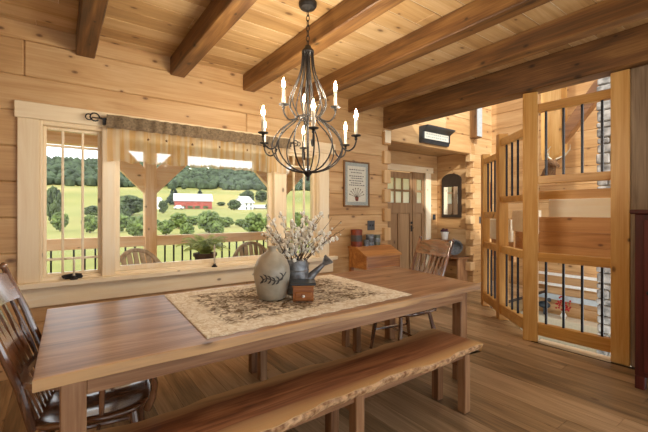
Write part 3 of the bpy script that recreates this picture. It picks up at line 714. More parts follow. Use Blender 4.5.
# ================================================================== DINING TABLE
tb = thing('dining_table', 'long walnut dining table with pale sapwood edge and square legs', 'table', (1.45, 2.24, 0))
NL, NR_, FR, FL = (-.074, 1.655), (2.845, 1.68), (3.02, 2.80), (-.055, 2.83)
def edge(p, q, n, amp, ph, nrm):
    out = []
    for i in range(n):
        u = i/n; wv = amp*(math.sin(u*17+ph)+.6*math.sin(u*41+ph*2))*min(1, u*6, (1-u)*6)
        out.append((p[0]+(q[0]-p[0])*u+nrm[0]*wv, p[1]+(q[1]-p[1])*u+nrm[1]*wv))
    return out
ol = edge(NL, NR_, 60, .004, 1, (0, 1))+edge(NR_, FR, 8, 0, 0, (1, 0))+edge(FR, FL, 60, .004, 3, (0, 1))+edge(FL, NL, 8, 0, 0, (1, 0))
def slab(outline, prof):      # prof: list of (inset, z)
    cx = sum(p[0] for p in outline)/len(outline); cy = sum(p[1] for p in outline)/len(outline); n = len(outline); rings = []
    for ins, z in prof:
        ring = []
        for i in range(n):
            a, c = Vector(outline[i-1]), Vector(outline[(i+1) % n]); t = (c-a).normalized(); nn = Vector((-t.y, t.x))
            ring.append((outline[i][0]+nn.x*ins, outline[i][1]+nn.y*ins, z))
        rings.append(ring)
    return MB().loft(rings)
wt_top = wood('X', '#5c3d29', '#9a7254', '#c09b7a', .33, .06, 'table_top', figure=1.6, vary=0, sap=(1, 1.655-2.24, 2.83-2.24, .028, '#dcb07a'))
obj('tabletop', slab(ol, [(.003, .715), (0, .718), (0, .757), (.003, .76)]), wt_top, tb, smooth=18)
wl = walnut('Z'); wxx = walnut('X')
for x0, y0 in ((.005, 1.678), (2.60, 1.70), (.02, 2.70), (2.84, 2.70)):
    obj('leg', MB().box(x0, x0+.085, y0, y0+.085, 0, .716, b=.005), wl, tb)
obj('apron', MB().box(.09, 2.60, 1.685, 1.712, .65, .716, b=.003), wxx, tb)
obj('apron', MB().box(.10, 2.84, 2.75, 2.775, .65, .716, b=.003), wxx, tb)
obj('apron', MB().box(.03, .055, 1.76, 2.70, .65, .716, b=.003), walnut('Y'), tb)
obj('apron', MB().box(2.64, 2.665, 1.785, 2.75, .65, .716, b=.003), walnut('Y'), tb)
# runner
def runner():
    c = [(.565, 1.705), (2.075, 1.752), (2.105, 2.775), (.615, 2.80)]
    NXr, NYr = 150, 100; vs = []; fs = []; inn = []
    for j in range(NYr+1):
        for i in range(NXr+1):
            u, v = i/NXr, j/NYr
            a = Vector(c[0]).lerp(Vector(c[1]), u); d = Vector(c[3]).lerp(Vector(c[2]), u); p = a.lerp(d, v)
            sc = .006*math.sin(u*70)*(v < .02 or v > .98)
            q = max(abs(u-.5)/.5, abs(v-.5)/.5)
            bord = min(u, 1-u)*1.5 if min(u, 1-u)*1.5 < min(v, 1-v)*1.06 else min(v, 1-v)*1.06
            inner = smooth(.13, .17, bord+.02*noise.noise(Vector((p.x*9, p.y*9, 1))))
            h = .003 + ((.0035)*abs(math.sin(p.x*46)*math.sin(p.y*46+.6*math.sin(p.x*20)))+.0035*max(0, noise.noise(Vector((p.x*26, p.y*26, 5)))))*(.35+.65*inner)
            if min(i, NXr-i, j, NYr-j) == 0: h = .002
            vs.append((p.x, p.y+sc, .7605+h)); inn.append(inner)
    for j in range(NYr):
        for i in range(NXr): k = j*(NXr+1)+i; fs.append((k, k+1, k+NXr+2, k+NXr+1))
    mb = MB(); mb.add(vs, fs); o = obj('table_runner', mb, 'runner', None, smooth=180)
    at_ = o.data.attributes.new('inner', 'FLOAT', 'POINT'); at_.data.foreach_set('value', inn)
    sm = o.modifiers.new('thick', 'SOLIDIFY'); sm.thickness = .0015; sm.offset = -1
    return tag(o, 'cream and brown crocheted table cover spread over the table middle', 'table cover')
runner()

# ================================================================== BENCHES
def bench(label, xa, xb, ya, yb, ztop, legx, seed, th=.05):
    t = thing('live_edge_bench', label, 'bench', ((xa+xb)/2, (ya+yb)/2, 0), group='live edge benches along the table')
    def wav(x, s): return .016*math.sin(x*5.1+s)+.010*math.sin(x*11.7+s*2.3)+.005*math.sin(x*31+s)
    n = 70; cy = (ya+yb)/2; cx = (xa+xb)/2
    xs = [xa+(xb-xa)*i/n for i in range(n+1)]
    front = [(x_, ya+wav(x_, seed)) for x_ in xs]; back = [(x_, yb+wav(x_, seed+2)) for x_ in xs[::-1]]
    ol_ = front+back
    top = wood('X', '#56321e', '#86573b', '#aa7a55', .34, .15, 'bench_%d' % seed, figure=2, vary=0, sap=(1, ya-cy-.01, yb-cy+.01, .10, '#d8b07a'))
    obj('seat_slab', slab(ol_, [(.03, ztop-th), (.022, ztop-th*.6), (.012, ztop-.012), (.008, ztop)]), top, t, smooth=40)
    # natural bark edge along both long sides
    for pts, s in ((front, 1), (back[::-1], -1)):
        rr_ = []
        for x_, y_ in pts[1:-1]:
            e = .006*noise.noise(Vector((x_*30, s, seed))); e2 = .006*noise.noise(Vector((x_*24, s+5, seed)))
            rr_.append([(x_, y_+s*.012, ztop-.003), (x_, y_+s*(.001-e), ztop-.013+e2), (x_, y_+s*(.006+e2), ztop-.030), (x_, y_+s*(.018-e), ztop-th+.004+e), (x_, y_+s*.035, ztop-th)])
        obj('bark_edge', MB().loft(rr_, closed=True, caps=True), 'liveedge', t, smooth=60)
    for lx in legx:
        for ly in (ya+.055, yb-.115):
            obj('leg', MB().box(lx-.03, lx+.03, ly, ly+.06, 0, ztop-th+.002, b=.004), walnut('Z'), t)
        obj('cross_rail', MB().box(lx-.02, lx+.02, ya+.115, yb-.115, .30, .37, b=.003), walnut('Y'), t)
    for ly in (ya+.07, yb-.095): obj('seat_rail', MB().box(legx[0], legx[-1], ly, ly+.025, ztop-th-.05, ztop-th, b=.003), walnut('X'), t)
    return t
bench('live edge walnut bench on the open side of the table', .11, 2.33, 1.36, 1.745, .47, (.27, 1.27, 2.24), 1)
bench('live edge walnut bench tucked under the table on the window side', .25, 2.43, 2.60, 2.94, .45, (.40, 1.34, 2.36), 4)

# ================================================================== ARMCHAIRS
def catmull3(pts, m=3):
    out = []
    for i in range(len(pts)-1):
        p0, p1, p2, p3 = pts[max(i-1, 0)], pts[i], pts[i+1], pts[min(i+2, len(pts)-1)]
        for k in range(m):
            q = k/m; out.append(.5*((2*p1)+(p2-p0)*q+(2*p0-5*p1+4*p2-p3)*q*q+(3*p1-p0-3*p2+p3)*q*q*q))
    return out+[pts[-1]]
def armchair(label, loc, rz):
    t = thing('dining_armchair', label, 'chair', loc, rz, local=True, group='armchairs at the table ends')
    cw = chairwood('Z'); cx_ = chairwood('X'); cyw = chairwood('Y')
    # saddle seat: local +X is forward
    N1, N2 = 22, 22; rings = []; zc = .445
    def sp(u, v):     # superellipse outline
        a = PI*2*u; ex = .62
        c, s_ = math.cos(a), math.sin(a)
        rx = .255*(abs(c)**ex)*(1 if c > 0 else -1); ry = .262*(abs(s_)**ex)*(1 if s_ > 0 else -1)*(1 if c > 0 else .96)
        return rx*v, ry*v
    def dish(x_, y_): return -.020*math.exp(-((abs(y_)-.10)**2)/.010-((x_+.02)**2)/.03)+.010*math.exp(-(y_*y_)/.002)*(smooth(0, .25, x_))
    prof = [(.70, -.035), (.93, -.030), (1, -.014), (1, -.002), (.965, .004)]
    n = 40
    for v, dz in prof: rings.append([(sp(k/n, v)[0], sp(k/n, v)[1], zc+dz) for k in range(n)])
    for v in (.85, .7, .55, .4, .25, .1): rings.append([(sp(k/n, v)[0], sp(k/n, v)[1], zc+.004+dish(*sp(k/n, v))) for k in range(n)])
    obj('seat', MB().loft(rings), chairwood('X'), t, smooth=60)
    ct = {}
    for s in (-1, 1):
        # raked back post
        pts = [(-.205, s*.20, zc-.02), (-.248, s*.212, .62), (-.33, s*.222, .86), (-.415, s*.228, 1.075)]
        obj('back_post', MB().tube([Vector(pts[0]).lerp(Vector(pts[1]), 0), *pts[1:]], [.019, .019, .017, .014], 10), cw, t)
        obj('post_finial', MB().ico((-.42, s*.229, 1.085), .017, 2, (1, 1, 1.2)), cw, t)
        # arm, dropping in a bend to the seat front
        arm = [(.17, s*.287, .628), (.225, s*.286, .622), (.255, s*.281, .600), (.266, s*.274, .560), (.258, s*.260, .49), (.235, s*.245, .435)]
        obj('arm_post', MB().tube(arm, [.020, .021, .019, .017, .016, .019], 10), chairwood('Z'), t)
        obj('arm_spindle', MB().tube([(.05, s*.235, zc), (.055, s*.268, .55), (.06, s*.284, .63)], [.010, .014, .009], 8), cw, t)
        # legs
        obj('leg', MB().tube([(.17, s*.17, zc-.01), (.20, s*.20, .22), (.225, s*.225, 0)], [.016, .021, .014], 10), cw, t)
        obj('leg', MB().tube([(-.17, s*.16, zc-.01), (-.215, s*.19, .22), (-.26, s*.215, 0)], [.016, .021, .014], 10), cw, t)
        obj('side_stretcher', MB().tube([(.203, s*.203, .19), (0, s*.197, .19), (-.22, s*.193, .19)], [.009, .014, .009], 8), chairwood('X'), t)
    half = [(.235, .287), (.12, .290), (0, .284), (-.11, .268), (-.19, .232), (-.245, .165), (-.272, .08)]
    bowp = [Vector((x_, -y_, 0)) for x_, y_ in half]+[Vector((-.278, 0, 0))]+[Vector((x_, y_, 0)) for x_, y_ in half[::-1]]
    bowp = catmull3(bowp); rr = []
    for i in range(len(bowp)):
        tv = (bowp[min(i+1, len(bowp)-1)]-bowp[max(i-1, 0)]).normalized(); nv = Vector((-tv.y, tv.x, 0)); u = abs(i/(len(bowp)-1)*2-1); wd = .026+.008*smooth(.6, 1, u); z_ = .632-.010*smooth(.3, 1, u)
        p = bowp[i]; rr.append([(p.x-nv.x*wd, p.y-nv.y*wd, z_-.010), (p.x-nv.x*wd*.8, p.y-nv.y*wd*.8, z_+.012), (p.x+nv.x*wd*.8, p.y+nv.y*wd*.8, z_+.012), (p.x+nv.x*wd, p.y+nv.y*wd, z_-.010), (p.x, p.y, z_-.016)])
    obj('arm_bow', MB().loft(rr), chairwood('X'), t, smooth=60)
    obj('cross_stretcher', MB().tube([(0, -.197, .19), (0, 0, .19), (0, .197, .19)], [.009, .013, .009], 8), chairwood('Y'), t)
    # crest rail: bent board between the posts
    rr = []
    for k in range(15):
        u = -1+2*k/14; y_ = u*.215; bow = -.030*(1-u*u)
        top = 1.055+.022*(1-u*u)-.006*abs(u); bot = .925
        xt, xb_ = -.41+bow, -.355+bow
        rr.append([(xb_-.010, y_, bot), (xb_+.010, y_, bot), (xt+.010, y_, top), (xt-.010, y_, top)])
    obj('crest_rail', MB().loft(rr), chairwood('Y'), t, smooth=50)
    for k in range(6):
        u = (k-2.5)/2.5; y0_, y1_ = u*.135, u*.165
        rr = []
        for z_, hw in ((zc-.005, .007), (.55, .008), (.64, .009), (.71, .022), (.78, .027), (.84, .014), (.93, .009)):
            f = max(0, (z_-zc)/(.93-zc)); x_ = -.20-.175*f**1.05-.022*(1-u*u)*f; y_ = y0_+(y1_-y0_)*f
            rr.append([(x_-.006, y_-hw, z_), (x_+.006, y_-hw, z_), (x_+.006, y_+hw, z_), (x_-.006, y_+hw, z_)])
        obj('spindle', MB().loft(rr), cw, t, smooth=60)
    return t
armchair('glossy brown spindle-back armchair at the table end below the casement', (.15, 2.155, 0), math.radians(-10))
armchair('spindle-back armchair at the table end facing the entry door wall corner', (2.71, 2.40, 0), math.radians(171))
[o for o in COL.objects if o.get('category') == 'chair' and o.name.startswith('dining_armchair.')][0]['label'] = 'spindle-back armchair at the table end nearest the stairs'

# ================================================================== CENTREPIECE
JX, JY = 1.185, 2.225
jug = thing('stoneware_jug', 'grey stoneware jug with narrow neck and dark leaf drawing', 'jug', (JX, JY, .7715))
jp = [(.085, 0), (.095, .006), (.104, .05), (.118, .12), (.125, .17), (.120, .215), (.103, .258), (.072, .295), (.040, .317), (.027, .326), (.026, .342), (.032, .346), (.032, .356), (.022, .356), (.020, .33)]
obj('body', MB().lathe(jp, (JX, JY, .7715), 32), 'stoneware', jug, smooth=60)
def jr(z):
    for (r0, z0), (r1, z1) in zip(jp, jp[1:]):
        if z0 <= z <= z1: return r0+(r1-r0)*(z-z0)/(z1-z0)
    return .05
va0 = math.atan2(-JY, -JX)
def stroke(pts, r=.004): 
    return [(JX+math.cos(va0+a)*(jr(z)+.001), JY+math.sin(va0+a)*(jr(z)+.001), (.7715)+z) for a, z in pts]
lm = MB(); 
lm.tube(stroke([(-.7+.11*i, .12+.02*math.sin(i*.5)+.004*i) for i in range(15)]), .0035, 5)
for i in range(2, 13, 2):
    a0, z0 = -.7+.11*i, .12+.02*math.sin(i*.5)+.004*i
    for s in (-1, 1): lm.tube(stroke([(a0, z0), (a0-.08, z0+s*.018), (a0-.2, z0+s*.026)]), [.004, .006, .002], 5)
obj('leaf_drawing', lm, 'ink', jug)
obj('handle', MB().tube([(JX+.025, JY+.02, (.7715)+.335), (JX+.075, JY+.055, (.7715)+.345), (JX+.11, JY+.078, (.7715)+.30), (JX+.10, JY+.07, (.7715)+.24)], .011, 8), 'stoneware', jug)
GX, GY = 1.335, 2.065; ga = math.radians(-32)
gr = thing('spice_box', 'small brown wooden box with drawer, white knob and dark lid', 'box', (GX, GY, .7715), ga, local=True)
bw_ = wood('X', '#7a431a', '#a8662c', '#c4843f', .4, 0, 'spice_box')
bd = obj('body', MB().box(-.068, .068, -.06, .06, 0, .105, b=.003), bw_, gr)
dr = obj('drawer', MB().box(-.054, .054, -.068, -.058, .012, .062, b=.003), bw_, gr)
obj('knob', MB().ico((0, -.077, .037), .011, 2), 'white', dr, label='white porcelain knob')
obj('lid', MB().box(-.084, .084, -.076, .076, .105, .122, b=.004), 'shelfblack', gr, label='dark overhanging lid')
obj('upper_moulding', MB().box(-.073, .073, -.065, .065, .094, .105, b=.003), bw_, gr)
CXc, CYc = 1.42, 2.29
can = thing('watering_can', 'grey galvanised watering can with long spout behind the wooden box', 'watering can', (CXc, CYc, .7715))
obj('body', MB().lathe([(.088, 0), (.092, .006), (.090, .08), (.092, .15), (.092, .20), (.080, .235), (.072, .24), (.068, .235)], (CXc, CYc, .7715), 26), 'tin', can)
obj('rib', MB().lathe([(.092, .158), (.096, .163), (.092, .168)], (CXc, CYc, .7715), 26), 'tin', can)
dv = Vector((.76, -.50, 0)).normalized(); b0 = Vector((CXc, CYc, .7715))
obj('spout', MB().tube([b0+dv*.07+Vector((0, 0, .07)), b0+dv*.13+Vector((0, 0, .135)), b0+dv*.205+Vector((0, 0, .205))], [.042, .026, .014], 14), 'tin', can)
obj('rose', MB().tube([b0+dv*.20+Vector((0, 0, .20)), b0+dv*.235+Vector((0, 0, .235)), b0+dv*.245+Vector((0, 0, .245))], [.014, .040, .040], 16), 'tin', can)
hp = [b0-dv*(.085)+Vector((0, 0, .06)), b0-dv*.135+Vector((0, 0, .14)), b0-dv*.13+Vector((0, 0, .25)), b0-dv*.08+Vector((0, 0, .31)), b0-dv*.02+Vector((0, 0, .30)), b0+dv*.02+Vector((0, 0, .24))]
obj('handle', MB().tube(hp, .011, 8, flat=.6), 'tin', can)
fl = thing('blossom_branches', 'spray of cream blossoms on long twigs standing in the watering can', 'flowers', (CXc, CYc, .95))
side = Vector((SX, -CX, 0))
fwd = Vector((CX, SX, 0))
for k in range(26):
    lt_ = -.26+.56*((k*.382) % 1.0); h = R.uniform(.10, .30)*(1-.5*abs(lt_)) + .05
    if k < 7: lt_ = (-.27, .20, .27, .33, .30, .36, .16)[k]; h = (.28, .33, .30, .27, .19, .22, .27)[k]
    p0 = Vector((CXc+R.uniform(-.03, .03), CYc+R.uniform(-.03, .03), .92)); p2 = Vector((CXc, CYc, 1.02+h))+side*lt_+fwd*R.uniform(-.10, .10)
    p1 = p0.lerp(p2, .5)+Vector((0, 0, .05))
    pts = [p0.lerp(p1, u).lerp(p1.lerp(p2, u), u)+Vector((R.uniform(-1, 1), R.uniform(-1, 1), R.uniform(-1, 1)))*.006 for u in [i/9 for i in range(10)]]
    mb = MB().tube(pts, [.0035-.00025*i for i in range(10)], 5)
    bm_ = MB()
    for i in range(4, 10):
        for _ in range(3 if k > 6 else 1):
            if i > 7 and k < 7 and R.random() < .5: continue
            q = pts[i]+Vector((R.uniform(-1, 1), R.uniform(-1, 1), R.uniform(-1, 1)))*.022
            mb.tube([pts[i], q], .0015, 4)
            bm_.ico(q, R.uniform(.008, .015) if k > 6 else R.uniform(.004, .009), 1, (1, 1, 1.2), .2)
    br = obj('twig', mb, 'twig', fl); obj('blossoms', bm_, 'blossom', br, kind='stuff')
bm_ = MB()
for k in range(50):
    a = R.uniform(0, 2*PI); rr_ = R.uniform(.0, .13); bm_.ico((CXc+math.cos(a)*rr_-.02, CYc+math.sin(a)*rr_+.02, R.uniform(1.0, 1.16)), R.uniform(.008, .016), 1, (1, 1, 1.2), .2)
obj('blossom_cluster', bm_, 'blossom', fl, kind='stuff')

# ================================================================== CHANDELIER
HX, HY = 1.516, 2.28
def sc(r, z): return r*.967, EYE+(z-EYE)*.967
ch = thing('chandelier', 'dark iron birdcage chandelier with nine lit candle bulbs above the table', 'chandelier', (HX, HY, 1.59))
def P(r, z, a): r, z = sc(r, z); return (HX+math.cos(a)*r, HY+math.sin(a)*r, z)
cage = [(.040, 2.60), (.046, 2.52), (.058, 2.45), (.085, 2.37), (.122, 2.29), (.146, 2.22), (.140, 2.165), (.105, 2.115), (.095, 2.085), (.125, 2.055), (.19, 2.01), (.245, 1.95), (.275, 1.88), (.272, 1.82), (.235, 1.755), (.165, 1.70), (.08, 1.673), (.02, 1.668)]
def catmull(pts, m=3):
    out = []
    for i in range(len(pts)-1):
        p0 = Vector(pts[max(i-1, 0)]); p1 = Vector(pts[i]); p2 = Vector(pts[i+1]); p3 = Vector(pts[min(i+2, len(pts)-1)])
        for k in range(m):
            t = k/m; out.append(.5*((2*p1)+(p2-p0)*t+(2*p0-5*p1+4*p2-p3)*t*t+(3*p1-p0-3*p2+p3)*t*t*t))
    out.append(Vector(pts[-1])); return out
cg = catmull(cage, 2)
for k in range(12):
    a = 2*PI*k/12+.1; obj('cage_wire', MB().tube([P(r, z, a) for r, z in cg], .0055, 6), 'chand', ch)
prof = [sc(*q) for q in [(.008, 2.655), (.022, 2.65), (.03, 2.63), (.046, 2.615), (.050, 2.60), (.046, 2.59), (.02, 2.585)]]
obj('top_collar', MB().lathe(prof, (HX, HY, 0), 20), 'chand', ch)
obj('centre_rod', MB().tube([P(0, 1.66, 0), P(0, 2.62, 0)], .009, 8), 'chand', ch)
prof = [sc(*q) for q in [(.002, 1.60), (.012, 1.607), (.014, 1.62), (.010, 1.63), (.022, 1.645), (.042, 1.668), (.042, 1.675), (.01, 1.685)]]
obj('bottom_finial', MB().lathe(prof, (HX, HY, 0), 20), 'chand', ch)
obj('ring', MB().tube([P(.097, 2.09, 2*PI*k/24) for k in range(25)], .005, 6, caps=False), 'chand', ch)
vr = Vector((SX, -CX)); vd = Vector((CX, SX))
def cang(deg):
    v = vr*math.cos(math.radians(deg))+vd*math.sin(math.radians(deg)); return math.atan2(v.y, v.x)
def candle(r, zc, deg, armp):
    a = cang(deg); ar = obj('candle_arm', MB().tube([P(q, z_, a) for q, z_ in catmull(armp, 4)], .006, 7), 'chand', ch)
    c = P(r, zc, a)
    obj('candle_cup', MB().lathe([(.006, -.03), (.012, -.022), (.008, -.012), (.014, -.004), (.034, 0), (.036, .006), (.018, .010)], c, 16), 'chand', ar)
    cs = obj('candle_sleeve', MB().lathe([(.0125, .006), (.0125, .118), (.010, .122), (.006, .124)], c, 12), 'candle', ar)
    obj('candle_bulb', MB().lathe([(.006, .122), (.0115, .135), (.0125, .146), (.009, .163), (.004, .182), (.001, .192)], c, 12), 'bulb', ar)
for k in range(6): candle(.39, 1.92, -82+60*k, [(.272, 1.87), (.29, 1.835), (.33, 1.815), (.37, 1.835), (.388, 1.87), (.39, 1.90)])
for k in range(3): candle(.225, 2.15, 100+120*k, [(.096, 2.085), (.13, 2.06), (.175, 2.05), (.21, 2.075), (.225, 2.11), (.225, 2.13)])
obj('canopy', MB().lathe([(.068, 0), (.068, -.022), (.055, -.04), (.025, -.05), (.008, -.06)], (HX, HY, CEIL), 24), 'chand', ch)
z = CEIL-.055; k = 0; ztop = sc(0, 2.65)[1]
while z > ztop:
    a = PI/2*(k % 2)+.5
    pts = [(HX+math.cos(a)*.012*math.cos(t), HY+math.sin(a)*.012*math.cos(t), z-.022+.024*math.sin(t)) for t in [2*PI*i/12 for i in range(13)]]
    obj('chain_link', MB().tube(pts, .0034, 5, caps=False), 'chand', ch); z -= .038; k += 1

# ================================================================== WALL THINGS
pf = thing('framed_sampler', 'framed stitched sampler with verses and a flower pot on the log wall', 'picture', (3.41, W, 1.43))
x0, x1, z0, z1 = 3.175, 3.654, 1.433, 2.075; fw = .022
obj('frame', MB().box(x0, x0+fw, W-.03, W, z0, z1, b=.004).box(x1-fw, x1, W-.03, W, z0, z1, b=.004).box(x0+fw, x1-fw, W-.03, W, z0, z0+fw, b=.004).box(x0+fw, x1-fw, W-.03, W, z1-fw, z1, b=.004), beamwood('Z'), pf)
obj('border', MB().box(x0+fw, x1-fw, W-.014, W-.004, z0+fw, z1-fw), 'paperblue', pf, smooth=0)
obj('field', MB().box(x0+.07, x1-.07, W-.0155, W-.012, z0+.07, z1-.07), 'paper', pf, smooth=0)
mk = MB()
for r_, zz4 in enumerate((1.955, 1.915, 1.865, 1.835, 1.80, 1.768, 1.738)):
    x = x0+.10+.03*(r_ % 2)
    while x < x1-.12-.03*(r_ % 2):
        l = R.uniform(.010, .034); mk.box(x, x+l, W-.0165, W-.015, zz4-.006, zz4+.006); x += l+.010
obj('stitched_verse', mk, M['ink'], pf, smooth=0, kind='stuff')
fp = MB(); cxp = (x0+x1)/2
for a in [(-70+20*k)*PI/180 for k in range(8)]:
    p = [(cxp+math.sin(a)*.14*u, W-.016, 1.565+.13*math.cos(a)*u) for u in (0, .5, 1)]; fp.tube(p, .003, 4)
    fp.ico(p[-1], .011, 1, (1, .1, 1))
obj('stitched_flowers', fp, 'twig', pf, smooth=0)
obj('stitched_pot', MB().prism([(cxp-.022, 1.515), (cxp+.022, 1.515), (cxp+.036, 1.57), (cxp-.036, 1.57)], W-.0175, W-.015, 'Y'), 'redtin', pf, smooth=0)
def switch(name, label, a, n, parent_axis='Y'):
    t = thing(name, label, 'switch plate', ((a[0]+a[1])/2, W, a[2]), group='light switch plates')
    return t
sw = thing('switch_plate', 'pewter double switch plate on the logs above the desk', 'switch plate', (3.7, W, 1.15))
obj('plate', MB().box(3.63, 3.775, W-.008, W, 1.095, 1.235, b=.003), 'plate', sw)
for xx in (3.675, 3.73): obj('toggle', MB().box(xx-.006, xx+.006, W-.022, W-.008, 1.15, 1.18, b=.002), 'shelfblack', sw)
sw = thing('switch_plate', 'small dark switch plate on the alcove wall beside the door casing', 'switch plate', (6.245, 4.71, 1.25))
obj('plate', MB().box(6.20, 6.29, 4.702, 4.71, 1.20, 1.31, b=.003), 'shelfblack', sw); obj('toggle', MB().box(6.24, 6.252, 4.69, 4.702, 1.24, 1.27, b=.002), 'plate', sw)
sw = thing('switch_plate', 'dark switch plate on the bright wall left of the stair posts', 'switch plate', (6.62, W, 1.2))
obj('plate', MB().box(6.55, 6.66, W-.008, W, 1.14, 1.27, b=.003), 'plate', sw); obj('toggle', MB().box(6.60, 6.612, W-.022, W-.008, 1.19, 1.22, b=.002), 'shelfblack', sw)
fr = thing('wall_plaque', 'dark framed panel on the wall half hidden by the stair posts', 'picture', (6.8, W, 1.44))
obj('frame', MB().box(6.70, 6.96, W-.03, W, 1.43, 1.95, b=.005), beamwood('Z'), fr); obj('panel', MB().box(6.73, 6.93, W-.034, W-.03, 1.46, 1.92), 'redtin', fr, smooth=0)
# black shelf over the entry
ws = thing('cornice_shelf', 'black cornice wall shelf with a pale lettered panel above the entry', 'shelf', (5.2, W, 2.5))
prof = [(W, 2.50), (W-.05, 2.50), (W-.06, 2.54), (W-.075, 2.56), (W-.075, 2.68), (W-.10, 2.70), (W-.16, 2.735), (W-.18, 2.74), (W-.18, 2.765), (W, 2.765)]
obj('cornice', MB().prism(prof, 4.78, 5.52, 'X'), 'shelfblack', ws)
obj('panel', MB().box(4.83, 5.47, W-.079, W-.074, 2.565, 2.675), M['paper'], ws, smooth=0)
mk = MB(); x = 4.86
for r_, zz4 in enumerate((2.645, 2.60)):
    x = 4.87
    while x < 5.42:
        l = R.uniform(.015, .05); mk.box(x, x+l, W-.081, W-.079, zz4-.011, zz4+.011); x += l+.02
obj('lettering', mk, 'paperblue', ws, smooth=0, kind='stuff')
lt = thing('wall_lantern', 'dark wooden wall sconce box high on the wall right of the cornice shelf', 'wall lamp', (6.2, W, 2.75))
obj('back_box', MB().box(6.23, 6.40, W-.15, W, 2.74, 3.36, b=.01), beamwood('Z'), lt)
obj('front_plate', MB().box(6.24, 6.39, W-.16, W-.15, 2.76, 3.34, b=.003), 'bluegrey', lt)
# mirror and entry bench
mr = thing('arched_mirror', 'dark framed mirror with arched top in the entry alcove', 'mirror', (6.36, 4.35, 1.25))
ya_, yb_ = 4.15, 4.585
arch = [(ya_, 1.25), (yb_, 1.25), (yb_, 1.98)]+[((ya_+yb_)/2+(.2175)*math.cos(t), 2.0+.125*math.sin(t)) for t in [PI*k/10 for k in range(11)]]+[(ya_, 1.98)]
obj('frame', MB().prism(arch, 6.325, 6.36, 'X'), plain('dark_mirror_frame', '#33271e', .45), mr)
obj('mirror_glass', MB().box(6.319, 6.3245, 4.21, 4.525, 1.31, 1.86), 'mirror', mr, smooth=0)
eb = thing('entry_bench', 'small brown wooden bench with a shelf under the mirror', 'bench', (6.2, 4.25, 0))
obj('top', MB().box(6.02, 6.34, 4.25, 4.66, .785, .815, b=.004), walnut('Y'), eb)
obj('lower_seat', MB().box(5.98, 6.34, 3.96, 4.64, .48, .51, b=.004), walnut('Y'), eb)
for yy in (4.0, 4.58): obj('side_panel', MB().box(6.02, 6.32, yy, yy+.03, 0, .48, b=.003), walnut('Z'), eb)
for yy in (4.27, 4.61): obj('upright', MB().box(6.06, 6.30, yy, yy+.03, .51, .785, b=.003), walnut('Z'), eb)
obj('back_rail', MB().box(6.30, 6.335, 4.03, 4.58, .30, .40, b=.003), walnut('Y'), eb)
pt = thing('flower_pot', 'white pot of dried dark red flowers under the mirror', 'plant pot', (6.2, 4.42, .815))
obj('pot', MB().lathe([(.055, 0), (.075, .13), (.082, .13), (.082, .155), (.07, .155), (.065, .13)], (6.2, 4.42, .815), 18), 'white', pt)
fm = MB()
for k in range(40):
    a = R.uniform(0, 2*PI); rr_ = .07*math.sqrt(R.random()); fm.ico((6.2+math.cos(a)*rr_, 4.42+math.sin(a)*rr_, .965+R.uniform(0, .06)), R.uniform(.012, .02), 1, jit=.3)
obj('dried_flowers', fm, 'mauve', pt, smooth=0)
hb = thing('grey_basket', 'round grey metal tub leaning on the entry bench', 'tub', (6.18, 4.10, .51))
rm = Matrix.Translation((6.07, 4.10, .67)) @ Matrix.Rotation(math.radians(-62), 4, 'Y') @ Matrix.Rotation(.3, 4, 'X')
obj('tub', MB().lathe([(.11, -.05), (.145, .05), (.155, .055), (.155, .062), (.135, .055), (.10, -.04)], n=24, mat=rm), 'greytin', hb)
# desk with tins
dk = thing('slant_top_desk', 'small brown slant-top desk against the log wall under the sampler', 'desk', (3.58, 3.7, 0))
dx0, dx1, dy0, dy1 = 3.25, 3.92, 3.50, 3.88
dwd = wood('X', '#7a4820', '#a86c36', '#c98d4c', .35, .1, 'desk')
obj('side_panel', MB().prism([(dy0+.02, .60), (dy1, .60), (dy1, .86), (3.72, .86), (dy0+.02, .755)], dx0+.015, dx0+.035, 'X'), dwd, dk)
obj('side_panel', MB().prism([(dy0+.02, .60), (dy1, .60), (dy1, .86), (3.72, .86), (dy0+.02, .755)], dx1-.035, dx1-.015, 'X'), dwd, dk)
obj('slant_lid', MB().prism([(dy0, .755), (dy0, .777), (3.72, .885), (3.72, .863)], dx0, dx1, 'X'), dwd, dk)
obj('top_board', MB().box(dx0, dx1, 3.72, dy1+.01, .862, .884, b=.003), dwd, dk)
obj('front_board', MB().box(dx0+.035, dx1-.035, dy0+.02, dy0+.04, .60, .755, b=.003), dwd, dk)
obj('bottom_board', MB().box(dx0+.035, dx1-.035, dy0+.04, dy1, .60, .62), dwd, dk)
for xx in (dx0+.015, dx1-.065):
    for yy in (dy0+.02, dy1-.05): obj('leg', MB().box(xx, xx+.05, yy, yy+.05, 0, .60, b=.004), dwd, dk)
def tin(label, x, y, r, h, mat, band=None):
    t = thing('storage_tin', label, 'tin', (x, y, .885)); 
    obj('body', MB().lathe([(r, 0), (r, h-.02)], (x, y, .885), 20), mat, t)
    obj('lid', MB().lathe([(r*1.04, h-.035), (r*1.04, h-.003), (r*.9, h)], (x, y, .885), 20), mat, t)
    if band: obj('label_band', MB().lathe([(r+.001, h*.30), (r+.0015, h*.31), (r+.0015, h*.66), (r+.001, h*.67)], (x, y, .885), 20), band, t)
tin('tall red-brown tin with a dark label band on the desk', 3.335, 3.80, .078, .235, 'redtin', 'ink')
tin('grey tin standing in the middle of the desk top', 3.60, 3.81, .060, .155, 'greytin', 'plate')
tin('grey-green tin at the right end of the desk top', 3.74, 3.82, .055, .145, plain('olive_tin', '#6a6c5c', .4, .4), 'greytin')
mug = thing('small_mug', 'little pewter mug in front of the grey tins on the desk', 'mug', (3.475, 3.755, .885))
obj('cup', MB().lathe([(.034, 0), (.038, .085), (.034, .085), (.030, .01)], (3.475, 3.755, .885), 16), 'greytin', mug)
